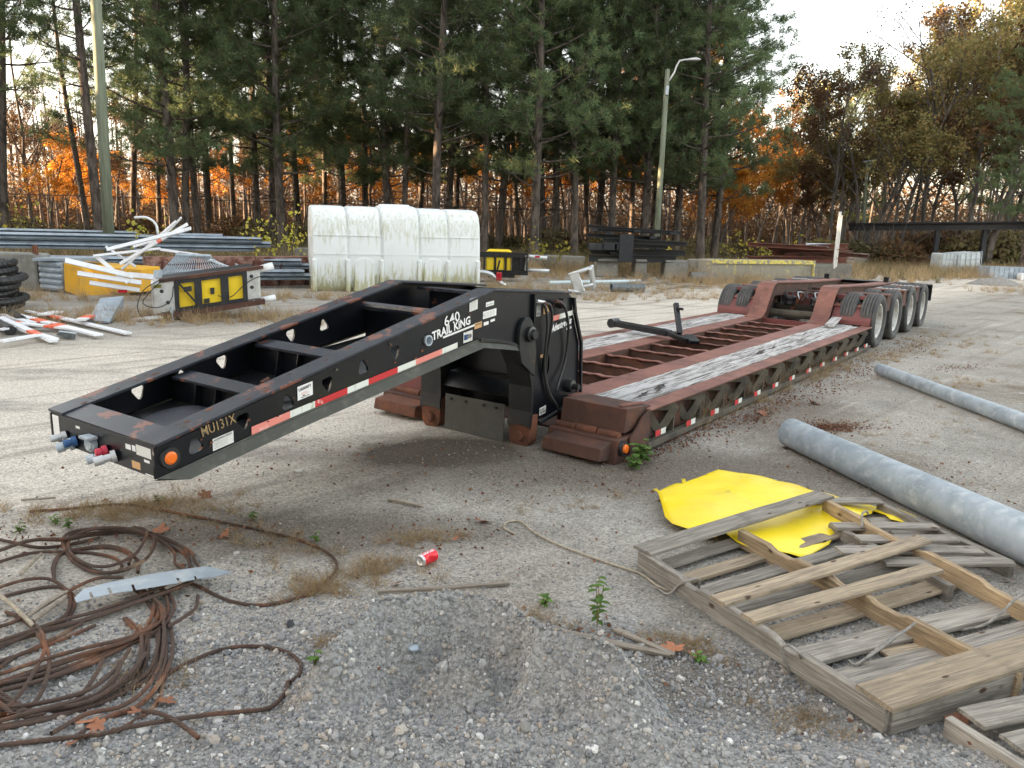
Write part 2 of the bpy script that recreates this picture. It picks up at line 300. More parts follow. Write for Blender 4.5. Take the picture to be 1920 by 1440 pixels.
# ---------------------------------------------------------------- ground
def sstep(a, b, x): t = np.clip((x - a) / (b - a), 0, 1); return t * t * (3 - 2 * t)
_ph = rng.uniform(0, 6.28, (60, 2)); _dir = rng.uniform(0, 6.28, 60)
def fnoise(x, y, base, octs=3, k0=0):                      # cheap sum of waves, about -1..1
    s = 0 * x
    for o in range(octs):
        for j in range(5):
            i = (k0 + o * 5 + j) % 60; f = base * 2 ** o * (1 + .13 * j)
            s = s + np.sin(f * (x * math.cos(_dir[i]) + y * math.sin(_dir[i])) + _ph[i, 0] + .8 * np.sin(f * .7 * (y * math.cos(_dir[i]) - x * math.sin(_dir[i])) + _ph[i, 1])) / (2.2 * 1.7 ** o)
    return s / 2.2
def hgt(x, y):
    x = np.asarray(x, float); y = np.asarray(y, float)
    near = sstep(9, 4, y)
    h = near * .006 * fnoise(x, y, 4.0, 3) + .02 * fnoise(x, y, .35, 2, 9) * sstep(6, 12, y)
    nx_, ny_ = x + .018 * fnoise(x, y, 14, 2, 3), y + .018 * fnoise(x, y, 15, 2, 8)
    dmin = 0 * x + 9
    for (ax_, ay_), (bx_, by_) in (((-.62, 2.44), (-.46, 2.64)), ((-.46, 2.64), (-.2, 2.74)), ((-.2, 2.74), (.02, 2.66)), ((.02, 2.66), (.12, 2.48)), ((.12, 2.48), (.42, 2.36))):
        t = np.clip(((nx_ - ax_) * (bx_ - ax_) + (ny_ - ay_) * (by_ - ay_)) / ((bx_ - ax_) ** 2 + (by_ - ay_) ** 2), 0, 1); dmin = np.minimum(dmin, np.hypot(nx_ - ax_ - t * (bx_ - ax_), ny_ - ay_ - t * (by_ - ay_)))
    rim = .25 * np.maximum(0, 1 - dmin / .17) ** 1.1 + .06 * np.exp(-(dmin / .38) ** 2)
    cone = .21 * np.maximum(0, 1 - np.hypot((nx_ + .15) / .17, (ny_ - 2.47) / .12)) ** 1.0
    pile = np.maximum(rim, cone + .03) * sstep(.95, .35, np.abs(x + .08)) - .09 * np.exp(-((nx_ - .04) / .045) ** 2 - ((ny_ - 2.46) / .09) ** 2)
    h = h + pile * sstep(2.05, 2.2, y) + .06 * sstep(2.42, 2.15, y) + .035 * np.exp(-((x - .45) / .25) ** 2 - ((y - 2.2) / .10) ** 2)
    bank = np.exp(-(((x - .75) * .55 + (y - 2.72) * .83) / .07) ** 2) * sstep(.2, .4, x) * sstep(1.0, .8, x)
    return h + .02 * bank + sstep(.35, .0, np.abs(y - 2.6)) * .006 * fnoise(x, y, 26, 2, 20)
def hg(x, y): return float(hgt(x, y))
def axis(a, b, step, far, n=46):
    c = np.arange(a, b + step / 2, step); g = np.geomspace(step, far, n)
    return np.concatenate([(c[0] - np.cumsum(g))[::-1], c, c[-1] + np.cumsum(g)])
xs = axis(-2.6, 2.8, .018, 55); ys = axis(1.6, 5.2, .018, 75)
X, Y = np.meshgrid(xs, ys); Zg = hgt(X, Y); ii = np.arange(len(xs) * len(ys)).reshape(len(ys), len(xs))
gm = npmesh('ground', np.stack([X, Y, Zg], -1).reshape(-1, 3), np.stack([ii[:-1, :-1], ii[:-1, 1:], ii[1:, 1:], ii[1:, :-1]], -1).reshape(-1, 4), True)
m, nt, p = nm('gravel_ground'); p.inputs['Roughness'].default_value = .95; p.inputs['Specular IOR Level'].default_value = .15
P = coords(nt, True)
def seg(ax, ay, ang, wd, soft, scn=.6, amp=1.6):           # mask of a band through (ax,ay) heading ang
    mp = N(nt, 'ShaderNodeMapping', vector_type='TEXTURE'); mp.inputs['Location'].default_value = (ax, ay, 0); mp.inputs['Rotation'].default_value = (0, 0, R(90) - ang); nt.links.new(P, mp.inputs[0])
    s = N(nt, 'ShaderNodeSeparateXYZ'); nt.links.new(mp.outputs[0], s.inputs[0]); a = N(nt, 'ShaderNodeMath', operation='ABSOLUTE'); nt.links.new(s.outputs['Y'], a.inputs[0])
    q = N(nt, 'ShaderNodeMath', operation='MULTIPLY_ADD'); nt.links.new(nz(nt, P, scn, 5, .6), q.inputs[0]); q.inputs[1].default_value = amp; nt.links.new(a.outputs[0], q.inputs[2])
    return mrange(nt, q.outputs[0], wd + soft + amp * .5, wd - soft + amp * .5)
def blob(cx, cy, rx, ry, soft=.5, ang=0.0, scn=2.5, amp=.8):
    mp = N(nt, 'ShaderNodeMapping', vector_type='TEXTURE'); mp.inputs['Location'].default_value = (cx, cy, 0); mp.inputs['Rotation'].default_value = (0, 0, ang); mp.inputs['Scale'].default_value = (rx, ry, 50); nt.links.new(P, mp.inputs[0])
    l = N(nt, 'ShaderNodeVectorMath', operation='LENGTH'); nt.links.new(mp.outputs[0], l.inputs[0]); q = N(nt, 'ShaderNodeMath', operation='MULTIPLY_ADD'); nt.links.new(nz(nt, P, scn, 5, .65), q.inputs[0]); q.inputs[1].default_value = amp; nt.links.new(l.outputs['Value'], q.inputs[2])
    return mrange(nt, q.outputs[0], 1 + amp * .5 + soft * .5, 1 + amp * .5 - soft * .5)
c = mix(nt, mrange(nt, nz(nt, P, 1.1, 7, .6), .35, .68), (.255, .240, .210), (.40, .375, .33))
c = mix(nt, mrange(nt, nz(nt, P, .55, 6, .62), .50, .66), c, (.175, .145, .112))
c = mix(nt, mrange(nt, nz(nt, P, 2.7, 6, .62), .60, .72), c, (.42, .40, .37))
c = mix(nt, seg(-5.2, 7.5, R(46), 2.0, 1.0), c, (.60, .54, .455)); c = mix(nt, seg(3.5, 15.5, R(36), 2.6, 1.2), c, (.58, .53, .455))
c = mix(nt, mrange(nt, nz(nt, coords(nt, True, (.35, 1.4, 1)), .9, 6, .65), .52, .66), c, (.34, .31, .27))
c = mix(nt, blob(-.1, 2.2, 1.9, .85, .5), c, (.265, .262, .25))
tr_ = N(nt, 'ShaderNodeMapping', vector_type='TEXTURE'); tr_.inputs['Rotation'].default_value = (0, 0, R(46)); tr_.inputs['Scale'].default_value = (7, .45, 1); nt.links.new(P, tr_.inputs[0])
c = mix(nt, mrange(nt, nz(nt, tr_.outputs[0], 1.6, 6, .6), .52, .66, 0, .55), c, (.20, .175, .145)); c = mix(nt, mrange(nt, nz(nt, tr_.outputs[0], 2.3, 5, .6), .60, .72, 0, .6), c, (.56, .52, .46))
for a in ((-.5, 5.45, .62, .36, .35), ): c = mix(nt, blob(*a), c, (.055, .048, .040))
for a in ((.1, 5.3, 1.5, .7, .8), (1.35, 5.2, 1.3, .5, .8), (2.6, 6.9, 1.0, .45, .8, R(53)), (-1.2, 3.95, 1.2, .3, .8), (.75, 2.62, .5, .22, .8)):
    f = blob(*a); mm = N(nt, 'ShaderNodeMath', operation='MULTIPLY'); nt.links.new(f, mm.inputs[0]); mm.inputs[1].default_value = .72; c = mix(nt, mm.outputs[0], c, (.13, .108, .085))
sy = N(nt, 'ShaderNodeSeparateXYZ'); nt.links.new(P, sy.inputs[0]); fq = N(nt, 'ShaderNodeMath', operation='MULTIPLY_ADD'); nt.links.new(sy.outputs['X'], fq.inputs[0]); fq.inputs[1].default_value = -.28; nt.links.new(sy.outputs['Y'], fq.inputs[2]); far = mrange(nt, fq.outputs[0], 27, 32)
c = mix(nt, far, c, (.12, .085, .055))
v = N(nt, 'ShaderNodeTexVoronoi', Scale=95.0); nt.links.new(P, v.inputs['Vector']); vb = N(nt, 'ShaderNodeSeparateColor'); nt.links.new(v.outputs['Color'], vb.inputs[0])
g = mrange(nt, vb.outputs[0], 0, 1, .55, 1.45); gg = N(nt, 'ShaderNodeCombineXYZ')
for k in range(3): nt.links.new(g, gg.inputs[k])
c = mix(nt, .75, c, gg.outputs[0], 'MULTIPLY')
sp = mrange(nt, nz(nt, P, 38, 3, .7), .66, .74); c = mix(nt, sp, c, (.50, .49, .47)); sp = mrange(nt, nz(nt, coords(nt, True, (1, 1.1, 1)), 27, 3, .75), .665, .73); c = mix(nt, sp, c, (.10, .09, .08))
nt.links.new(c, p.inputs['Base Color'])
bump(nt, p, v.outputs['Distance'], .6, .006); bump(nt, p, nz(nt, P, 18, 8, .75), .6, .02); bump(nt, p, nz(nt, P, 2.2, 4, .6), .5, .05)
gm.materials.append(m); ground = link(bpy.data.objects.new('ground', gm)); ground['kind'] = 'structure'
# crushed stone lying loose: points carried by a geometry-nodes scatter
def scatter(name, pts, scl, mat):
    me = bpy.data.meshes.new(name); me.vertices.add(len(pts)); me.vertices.foreach_set('co', np.asarray(pts, np.float32).ravel())
    at_ = me.attributes.new('sc', 'FLOAT_VECTOR', 'POINT'); at_.data.foreach_set('vector', np.asarray(scl, np.float32).ravel())
    rt = me.attributes.new('rt', 'FLOAT_VECTOR', 'POINT'); rt.data.foreach_set('vector', rng.uniform(0, 6.28, (len(pts), 3)).astype(np.float32).ravel())
    o = bpy.data.objects.new(name, me); link(o); g = bpy.data.node_groups.new(name, 'GeometryNodeTree')
    g.interface.new_socket('Geometry', in_out='INPUT', socket_type='NodeSocketGeometry'); g.interface.new_socket('Geometry', in_out='OUTPUT', socket_type='NodeSocketGeometry')
    a = g.nodes.new('NodeGroupInput'); z = g.nodes.new('NodeGroupOutput'); ip = g.nodes.new('GeometryNodeInstanceOnPoints'); ic = g.nodes.new('GeometryNodeMeshIcoSphere'); ic.inputs['Subdivisions'].default_value = 2; ic.inputs['Radius'].default_value = 1
    spn = g.nodes.new('GeometryNodeSetPosition'); no = g.nodes.new('ShaderNodeTexNoise'); no.inputs['Scale'].default_value = 1.3; vm = g.nodes.new('ShaderNodeVectorMath'); vm.operation = 'SUBTRACT'; vm.inputs[1].default_value = (.5, .5, .5)
    vs = g.nodes.new('ShaderNodeVectorMath'); vs.operation = 'SCALE'; vs.inputs['Scale'].default_value = 1.6; g.links.new(no.outputs['Color'], vm.inputs[0]); g.links.new(vm.outputs[0], vs.inputs[0]); g.links.new(vs.outputs[0], spn.inputs['Offset'])
    sm = g.nodes.new('GeometryNodeSetMaterial'); sm.inputs['Material'].default_value = mat
    g.links.new(ic.outputs[0], spn.inputs[0]); g.links.new(spn.outputs[0], sm.inputs[0]); g.links.new(sm.outputs[0], ip.inputs['Instance']); g.links.new(a.outputs[0], ip.inputs['Points'])
    for nmn, sock in (('sc', 'Scale'), ('rt', 'Rotation')):
        na = g.nodes.new('GeometryNodeInputNamedAttribute'); na.data_type = 'FLOAT_VECTOR'; na.inputs['Name'].default_value = nmn; g.links.new(na.outputs[0], ip.inputs[sock])
    g.links.new(ip.outputs[0], z.inputs[0]); md = o.modifiers.new('scatter', 'NODES'); md.node_group = g; o['kind'] = 'stuff'; me.materials.append(mat); return o
n = 330000
gx = rng.uniform(-3.4, 4.2, n); gy = 1.7 + rng.uniform(0, 1, n) ** 1.25 * 6.3
keep = np.abs(gx) < .72 * gy + .35; keep &= (rng.uniform(0, 1, n) < .25) | (gy < 3.6)
dens = .07 + .93 * sstep(3.15, 2.75, gy + .10 * fnoise(gx, gy, 3, 2)) * (.45 + .55 * np.exp(-((gx + .1) / 1.3) ** 2)) + .22 * sstep(.1, .7, fnoise(gx, gy, 1.6, 3, 30)) * sstep(5.2, 3.4, gy)
dens = dens + .55 * np.exp(-((gx + .95) / .6) ** 2 - ((gy - 2.9) / .45) ** 2)
keep &= rng.uniform(0, 1, n) < dens; gx, gy = gx[keep], gy[keep]
r_ = np.clip(rng.lognormal(math.log(.0039), .50, len(gx)), .0018, .019); r_ = np.minimum(r_, np.where(gy > 3.2, .006, .02))
sc3 = r_[:, None] * rng.uniform(.65, 1.25, (len(gx), 3))
scatter('gravel', np.stack([gx, gy, hgt(gx, gy) + r_ * .25], -1), sc3, M['gravel'])
# ---------------------------------------------------------------- trees
def tube_np(path, rad, n):
    path = np.asarray(path, float); k = len(path); d = np.gradient(path, axis=0); d /= np.linalg.norm(d, axis=1)[:, None] + 1e-9
    ref = np.array([.31, .17, 1.0]) if abs(d[0, 2]) < .8 else np.array([1.0, .2, 0]); a = np.cross(d, ref); a /= np.linalg.norm(a, axis=1)[:, None]; b = np.cross(d, a)
    t = np.arange(n) * 2 * math.pi / n; V = path[:, None] + (a[:, None] * np.cos(t)[None, :, None] + b[:, None] * np.sin(t)[None, :, None]) * np.asarray(rad)[:, None, None]
    i = np.arange(k - 1)[:, None] * n; j = np.arange(n)[None]; j2 = (j + 1) % n
    return V.reshape(-1, 3), np.stack([i + j, i + j2, i + n + j2, i + n + j], -1).reshape(-1, 4)
class NB:
    def __init__(s): s.V = []; s.F = []; s.n = 0
    def add(s, V, F): s.V.append(V); s.F.append(F + s.n); s.n += len(V)
    def mesh(s, name, mat, smooth=True):
        m = npmesh(name, np.concatenate(s.V), np.concatenate(s.F), smooth); m.materials.append(mat); return m
def unit(n, r):
    v = r.normal(size=(n, 3)); return v / np.linalg.norm(v, axis=1)[:, None]
def blades(c, d, L, wd, r):                       # thin triangles from c along d
    s = np.cross(d, unit(len(c), r)); s /= np.linalg.norm(s, axis=1)[:, None] + 1e-9
    V = np.stack([c - s * wd[:, None] / 2, c + s * wd[:, None] / 2, c + d * L[:, None]], 1).reshape(-1, 3); return V, np.arange(len(c) * 3).reshape(-1, 3)
def leaves(c, sz, r, flat=.0):                    # small folded quads
    n = len(c); d = unit(n, r); d[:, 2] *= (1 - flat); d /= np.linalg.norm(d, axis=1)[:, None]; s = np.cross(d, unit(n, r)); s /= np.linalg.norm(s, axis=1)[:, None] + 1e-9
    V = np.stack([c - d * sz[:, None] * .5, c + s * sz[:, None] * .36, c + d * sz[:, None] * .5, c - s * sz[:, None] * .36], 1).reshape(-1, 3); return V, np.arange(n * 4).reshape(-1, 4)
def make_pine(seed, H=18.0, z0=4.5, nb=78, spread=2.7, dens=1.0):
    r = np.random.default_rng(seed); t = NB(); zz = np.linspace(0, H, 18); lean = r.normal(0, .012, 2)
    tx = lean[0] * zz + .10 * np.sin(zz * .35 + r.uniform(0, 6)) * zz / H * 2; ty = lean[1] * zz + .08 * np.sin(zz * .3 + r.uniform(0, 6)); rad = .165 * (1 - zz / H) ** .75 + .02; rad[0] *= 1.25
    t.add(*tube_np(np.stack([tx, ty, zz], -1), rad, 9)); cs, ds, tw = [], [], []
    for i in range(nb + 16):
        dead = i >= nb; z = r.uniform(1.5, z0 + 2) if dead else z0 + (H - z0 - .3) * (i / nb) ** .9 + r.uniform(-.2, .2)
        az = i * 2.4 + r.uniform(-.5, .5); L = (r.uniform(.4, 1.6) if dead else spread * (1 - .62 * max(0, (z - z0) / (H - z0)) ** 1.6) * r.uniform(.5, 1.15)); el = r.uniform(-.05, .35) + .35 * (z / H)
        p0 = np.array([np.interp(z, zz, tx), np.interp(z, zz, ty), z]); k = np.linspace(0, 1, 6)[:, None]; dr = np.array([math.cos(az) * math.cos(el), math.sin(az) * math.cos(el), math.sin(el)])
        path = p0 + dr * L * k + np.array([0, 0, .28 * L]) * (k ** 2 - .6 * k) + r.normal(0, .035, (6, 3)) * k; t.add(*tube_np(path, np.linspace(.014 + .011 * L, .006, 6), 4))
        if dead: continue
        nt_ = int((5.5 + 6.5 * L) * dens)
        for q in range(nt_):
            f = r.uniform(.38, 1.0) ** .7; b = p0 + (path[-1] - p0) * f if False else np.array([np.interp(f, k[:, 0], path[:, j]) for j in range(3)])
            off = r.normal(0, 1, 3) * np.array([.32, .32, .12]) * (.45 + .25 * L); c = b + off + np.array([0, 0, .05])
            if r.random() < .6: t.add(*tube_np(np.stack([b - dr * .25, (b + c) / 2, c]), [.008, .006, .004], 3))
            cs.append(c); ds.append(dr * .5 + off * .8 + np.array([0, 0, .35]))
    cs = np.array(cs); ds = np.array(ds); ds /= np.linalg.norm(ds, axis=1)[:, None]; nb_ = 32
    c = np.repeat(cs, nb_, 0); d = np.repeat(ds, nb_, 0) * .55 + unit(len(c), r); d /= np.linalg.norm(d, axis=1)[:, None]
    c = c + unit(len(c), r) * .10; f = NB(); f.add(*blades(c, d, r.uniform(.16, .32, len(c)), r.uniform(.018, .032, len(c)), r)); return t, f
def limb(t, p, d, L, rad, lvl, r, tips, up=.25):
    k = 6; path = [p]; q = p.copy(); dd = d.copy()
    for i in range(k): dd = dd + r.normal(0, .10, 3) + np.array([0, 0, up * .12]); dd /= np.linalg.norm(dd); q = q + dd * L / k; path.append(q)
    path = np.array(path); t.add(*tube_np(path, np.linspace(rad, rad * .45, k + 1), 6 if lvl < 2 else 4 if lvl < 3 else 3))
    if lvl >= 3: tips.append(path[3:]); return
    for j in range((9, 6, 5)[lvl] if lvl else 11):
        f = r.uniform(.28 if lvl else .30, 1.0); b = np.array([np.interp(f * k, range(k + 1), path[:, a]) for a in range(3)]); v = unit(1, r)[0]; v = v - dd * (v @ dd); v /= np.linalg.norm(v)
        nd = dd * r.uniform(.4, .8) + v * r.uniform(.5, .9) + np.array([0, 0, .15]); nd /= np.linalg.norm(nd); limb(t, b, nd, L * r.uniform(.32, .55) * (1.15 - .4 * f), rad * (1 - .5 * f) * .5, lvl + 1, r, tips, up)
def make_decid(seed, H=11.0, per=7, leaf=.15, rad=.13, thin=.0):
    r = np.random.default_rng(seed); t = NB(); tips = []; limb(t, np.zeros(3), np.array([r.normal(0, .03), r.normal(0, .03), 1.0]), H * .86, rad, 0, r, tips)
    pts = np.concatenate(tips); pts = pts[r.random(len(pts)) > thin]; c = np.repeat(pts, per, 0); c = c + r.normal(0, .16, c.shape); f = NB()
    f.add(*leaves(c, r.uniform(.6, 1.3, len(c)) * leaf, r)); return t, f
def tree_proto(name, tf, bark, leafm):
    t, f = tf; a = t.mesh('trunk', bark); b = f.mesh('crown', leafm, False); return (name, a, b)
def plant_tree(proto, x, y, rz, s, label, group, cat='tree', z=0.0, lean=(0, 0)):
    e = empty(proto[0], (x, y, z), rz); e.scale = (s,) * 3; e.rotation_euler = (lean[0], lean[1], rz); tag(e, label, cat, group)
    for nme, me in (('trunk', proto[1]), ('crown', proto[2])): link(bpy.data.objects.new(nme, me), e)
    return e
pines = [tree_proto('pine_tree', make_pine(11 + i, 17 + i % 3, (3.6, 4.8, 6.0, 4.4, 2.8)[i], (78, 66, 52, 74, 88)[i], (3.2, 2.7, 2.5, 3.4, 3.3)[i]), M['bark'], M['needle']) for i in range(5)]
dseeds = [make_decid(31, 11, 7, .16), make_decid(32, 12, 6, .16), make_decid(33, 9, 7, .15), make_decid(34, 13, 8, .17)]
dec = {}
for k, mt in (('orange', 'lorange'), ('brown', 'lbrown'), ('green', 'lgreen'), ('yellow', 'lyellow')):
    dec[k] = []
    if k == 'green': dseeds = [make_decid(31, 11, 8, .15), make_decid(32, 12, 8, .165), make_decid(33, 9, 9, .16), make_decid(34, 13, 8, .17)]
    for i, (t, f) in enumerate(dseeds):
        if k == 'orange' and i == 3 or k == 'yellow' and i > 0: continue
        a = dec['orange'][i][1] if i < 3 and k != 'orange' else (dec['brown'][3][1] if k == 'green' and i == 3 else t.mesh('trunk', M['barkgrey'])); dec[k].append((k + '_tree' if k in ('orange', 'yellow') else 'autumn_tree', a, f.mesh('crown', M[mt], False)))
bare = tree_proto('bare_tree', make_decid(41, 14, 1, .13, .12, .75), M['barkgrey'], M['lbrown'])
dense = make_decid(51, 15, 13, .5, .2)
dense = tree_proto('dense_tree', dense, M['barkgrey'], M['lgreen'])
LM = [(-400, 120, 'at the left edge'), (120, 260, 'beside the utility pole'), (260, 450, 'behind the white boards'), (450, 590, 'left of the white tank'), (590, 890, 'behind the white tank'), (890, 1100, 'left of the black beams'), (1100, 1300, 'behind the black beams'), (1300, 1500, 'right of the street light'), (1500, 1700, 'behind the rusty beams'), (1700, 1860, 'behind the steel gantry'), (1860, 2100, 'at the right edge')]
def where(px):
    for a, b, s in LM:
        if a <= px < b: return s
    return 'beyond the yard'
ORD = ['first', 'second', 'third', 'fourth', 'fifth', 'sixth', 'seventh', 'eighth', 'ninth', 'tenth', 'eleventh', 'twelfth']
def lab(items, desc):                                # items sorted by px -> labels with the landmark and the order in its region
    items = sorted(items, key=lambda t: t[0]); cnt = {}; out = []
    tot = {}
    for it in items: tot[where(it[0])] = tot.get(where(it[0]), 0) + 1
    for it in items:
        s = where(it[0]); cnt[s] = cnt.get(s, 0) + 1; out.append((it, desc + ' ' + s + ('' if tot[s] == 1 else ', %s from the left' % ORD[cnt[s] - 1])))
    return out
PT = [(-30, 27), (8, 30), (182, 29), (165, 38), (325, 31), (348, 32), (372, 33), (395, 40), (485, 36), (512, 35), (532, 33), (605, 43), (648, 38), (682, 38), (730, 36), (757, 35), (782, 42), (817, 30), (838, 38), (858, 42), (912, 32), (935, 38), (1005, 31), (1018, 37), (1045, 37), (1075, 33), (1120, 39), (1145, 34), (1205, 34), (1222, 39), (1265, 37), (1310, 41), (1318, 33), (1340, 37), (1240, 43), (970, 43), (560, 40), (250, 43), (300, 46), (440, 44), (520, 46), (640, 47), (820, 46), (1000, 46), (1100, 47), (1185, 45)]
for i, ((px, d), lb) in enumerate(lab(PT, 'tall pine with straight trunk')):
    q = aty(px, 430, d); plant_tree(pines[2 if px < 300 else (i * 3 + i // 5) % 5], q.x, d, i * 1.9, .95 + .12 * math.sin(i * 2.3), lb, 'pines behind the yard', lean=(random.uniform(-.02, .02), random.uniform(-.035, .035)))
OT = [(1420, 50, 2, .62), (1365, 47, 0, .5), (95, 40, 0, .46), (125, 42, 2, .48), (430, 56, 1, .5), (610, 52, 0, .5), (870, 54, 0, .85), (990, 46, 2, .6), (1060, 50, 0, .7), (1110, 52, 2, .9), (1150, 46, 1, .6), (1210, 50, 1, .85), (1255, 56, 0, 1.0), (1300, 46, 2, .6), (700, 54, 2, .8), (740, 50, 0, .6), (520, 52, 1, .6), (215, 54, 2, .6), (320, 50, 0, .45), (1350, 43, 2, .52), (1400, 58, 0, .82), (1450, 55, 1, .80), (1480, 60, 2, .95), (1335, 60, 0, 1.3), (780, 60, 2, .8), (1520, 62, 1, .6)]
for (px, d, v, s), lb in lab(OT, 'orange leaved tree lit by low sun'):
    q = aty(px, 430, d); plant_tree(dec['orange'][v], q.x, d, px, s, lb, 'orange trees behind the pines')
BT = [(60, 60, 1, .8), (160, 62, 2, .9), (220, 50, 0, .7), (300, 60, 1, .8), (350, 56, 3, .7), (470, 60, 2, .9), (520, 56, 0, .75), (570, 62, 1, .85), (650, 60, 3, .7), (740, 62, 0, .8), (830, 62, 1, .8), (920, 60, 2, .9), (1020, 62, 3, .75), (1090, 63, 1, .8), (1180, 64, 0, .9), (1260, 60, 3, .75), (1300, 66, 1, .8), (1430, 62, 3, .55), (1500, 50, 2, .62), (1540, 50, 1, .66), (1585, 44, 3, .78), (1650, 50, 1, 1.0), (1710, 46, 3, .95), (1740, 52, 0, 1.1), (1790, 47, 1, 1.05), (1840, 50, 3, 1.05), (1880, 40, 0, 1.15), (1950, 44, 3, 1.15), (1900, 46, 1, 1.2), (1690, 42, 0, .95), (1640, 45, 2, 1.0), (1860, 38, 2, 1.25), (1575, 47, 1, .82), (1612, 44, 0, .90), (1600, 62, 0, 1.1), (1670, 64, 1, 1.05), (1830, 62, 3, 1.1), (-20, 46, 0, .8), (-60, 58, 1, .9)]
for i, ((px, d, v, s), lb) in enumerate(lab(BT, 'thin brown leaved autumn tree')):
    q = aty(px, 430, d); kd = 'green' if px > 1530 and i % 5 else 'brown'; plant_tree(dec[kd][v], q.x, d, px, s, lb.replace('brown leaved', 'green brown leaved') if kd == 'green' else lb, 'autumn trees behind the yard')
for (px, d, s), lb in lab([(1555, 43, .78), (1735, 43, .95), (60, 40, .85), (700, 48, .8), (1625, 55, .9), (1815, 42, 1.0)], 'nearly bare grey branched tree'):
    q = aty(px, 430, d); plant_tree(bare, q.x, d, px, s, lb, 'bare trees behind the yard')
RP = [(1890, 52, 1.0), (1930, 36, .8), (1600, 58, .72)]
for (px, d, s), lb in lab(RP, 'dark pine among brown trees'):
    q = aty(px, 430, d); plant_tree(pines[4], q.x, d, px, s, lb, 'dark pines at the right')
# small evergreen and leafy undergrowth in front of the wood
bush = {}
for k, mt in (('b', 'lbrown'), ('w', 'weed'), ('g', 'lgreen'), ('y', 'lyellow')):
    r = np.random.default_rng(hash(k) % 97 if False else ord(k)); f = NB(); u = unit(2600, r) * (r.uniform(0, 1, (2600, 1)) ** .4) * np.array([1.3, 1.0, .9]); u[:, 2] = np.abs(u[:, 2]); f.add(*leaves(u, r.uniform(.06, .14, 2600), r))
    t = NB()
    for _ in range(14):
        v = unit(1, r)[0]; v[2] = abs(v[2]) + .6; t.add(*tube_np(np.array([[0, 0, 0], v * .5, v * 1.0 + r.normal(0, .1, 3)]), [.02, .012, .004], 4))
    bush[k] = ('bush', t.mesh('stem', M['barkgrey']), f.mesh('foliage', M[mt], False))
BS = [(px, (34 if px < 1640 else 39) + (7 if px < 1640 else 3) * random.random(), random.choice('bbwwg'), random.uniform(.8, 1.7) * (1.35 if px > 1560 else 1)) for px in range(-20, 1980, 46)] + [(px, 39 + 3 * random.random(), random.choice('bwgg'), random.uniform(1.2, 1.9)) for px in range(1660, 1960, 42)]
for (px, d, k, s), lb in lab(BS, 'low bush'):
    q = aty(px, 430, d); e = empty('bush', (q.x, d, 0), px); e.scale = (s, s, s * random.uniform(.7, 1.2)); tag(e, lb, 'bush', 'bushes at the edge of the wood')
    for nme, me in (('stem', bush[k][1]), ('foliage', bush[k][2])): link(bpy.data.objects.new(nme, me), e)
# distant wood: one mass of trunks and leaves
r = np.random.default_rng(77); f = NB(); n = 150000; d = r.uniform(66, 86, n); a = r.uniform(-.80, .86, n); hh = np.abs(r.normal(0, 1, n)) * 3.0 * (1 + .2 * np.sin(a * 40) + .15 * np.sin(a * 97))
f.add(*leaves(np.stack([a * d, d, np.minimum(hh, 11)], -1), r.uniform(.16, .38, n), r)); link(bpy.data.objects.new('distant_wood', f.mesh('distant_wood', M['lbrown'], False)))['kind'] = 'stuff'
t = NB()
for i in range(260):
    d = r.uniform(56, 86); x = r.uniform(-.8, .86) * d; t.add(*tube_np(np.array([[x, d, 0], [x + r.normal(0, .1), d, 5], [x + r.normal(0, .3), d, r.uniform(9, 13)]]), [r.uniform(.08, .16), .09, .03], 5))
link(bpy.data.objects.new('distant_trunks', t.mesh('distant_trunks', M['bark'])))['kind'] = 'stuff'
# unseen trees added left of the yard to keep the low sun off it
k = 0
for rowx, ys_ in ((-33, range(-30, 36, 6)), (-40, range(-34, 37, 6)), (-47, range(-32, 36, 6))):
    for yy in ys_:
        k += 1; plant_tree(dense, rowx + random.uniform(-1, 1), yy, k * 1.3, 1.0 + .1 * math.sin(k), 'unseen dense tree added left of the yard to block the low sun', 'added sun-blocking trees left of the yard', z=0 if rowx > -36 else 8)
for i in range(12):
    plant_tree(dense, -28 + 5.5 * i, -24 + random.uniform(-2, 2), i * 2.1, .9, 'dense tree in the wood behind the viewer', 'trees behind the viewer')
# ---------------------------------------------------------------- the lowboy trailer
TO = at(1218, 768, .34); TO.z = 0
trailer = empty('lowboy_trailer', TO, R(53)); tag(trailer, 'long red and black lowboy trailer with dropped deck, sloping black gooseneck and four rear axles', 'trailer')
T = trailer
GM = Matrix.Translation((-.45, .71, 0)) @ Matrix.Rotation(R(2), 4, 'Z')       # the gooseneck sits slightly crooked on the deck
LOW = [(-3.07, .545), (-2.57, .635), (-2.28, .685), (-.99, .885), (-.77, .918)]
def trihole(x, z, up, s=.036, rot=.2):
    pts = []
    for k in range(3):
        a = R(90 if up else -90) + k * 2.0944 + rot
        for t in (-1.0, -.5, 0, .5, 1.0): pts.append((x + s * (.70 * math.cos(a) + .46 * math.cos(a + t * 1.1)) * .95, z + s * (.70 * math.sin(a) + .46 * math.sin(a + t * 1.1)) * 1.1))
    return pts
HOLES = [(-2.87, .655, 1), (-2.61, .725, 0), (-2.345, .765, 1), (-2.08, .825, 0), (-1.82, .875, 1), (-1.56, .935, 0), (-1.28, .97, 1)]
hk = [(-.10 + .02 + .095 * math.cos(a), .105 + .10 * math.sin(a)) for a in (R(d) for d in range(180, 361, 22))]
SIDE = LOW + [(-.5, .885), (-.36, .85), (-.25, .78), (-.16, .66), (-.105, .5), (-.10, .22), (.10, .22), (.60, .30), (.575, .75), (.46, 1.0), (.43, 1.13), (.38, 1.165), (-.61, 1.235), (-2.96, .705), (-3.07, .69)]
oval = [(.085 + .055 * math.cos(a), .64 + .10 * math.sin(a) * (1 + .2 * math.cos(a))) for a in (2 * math.pi * k / 16 for k in range(16))]
rails = []
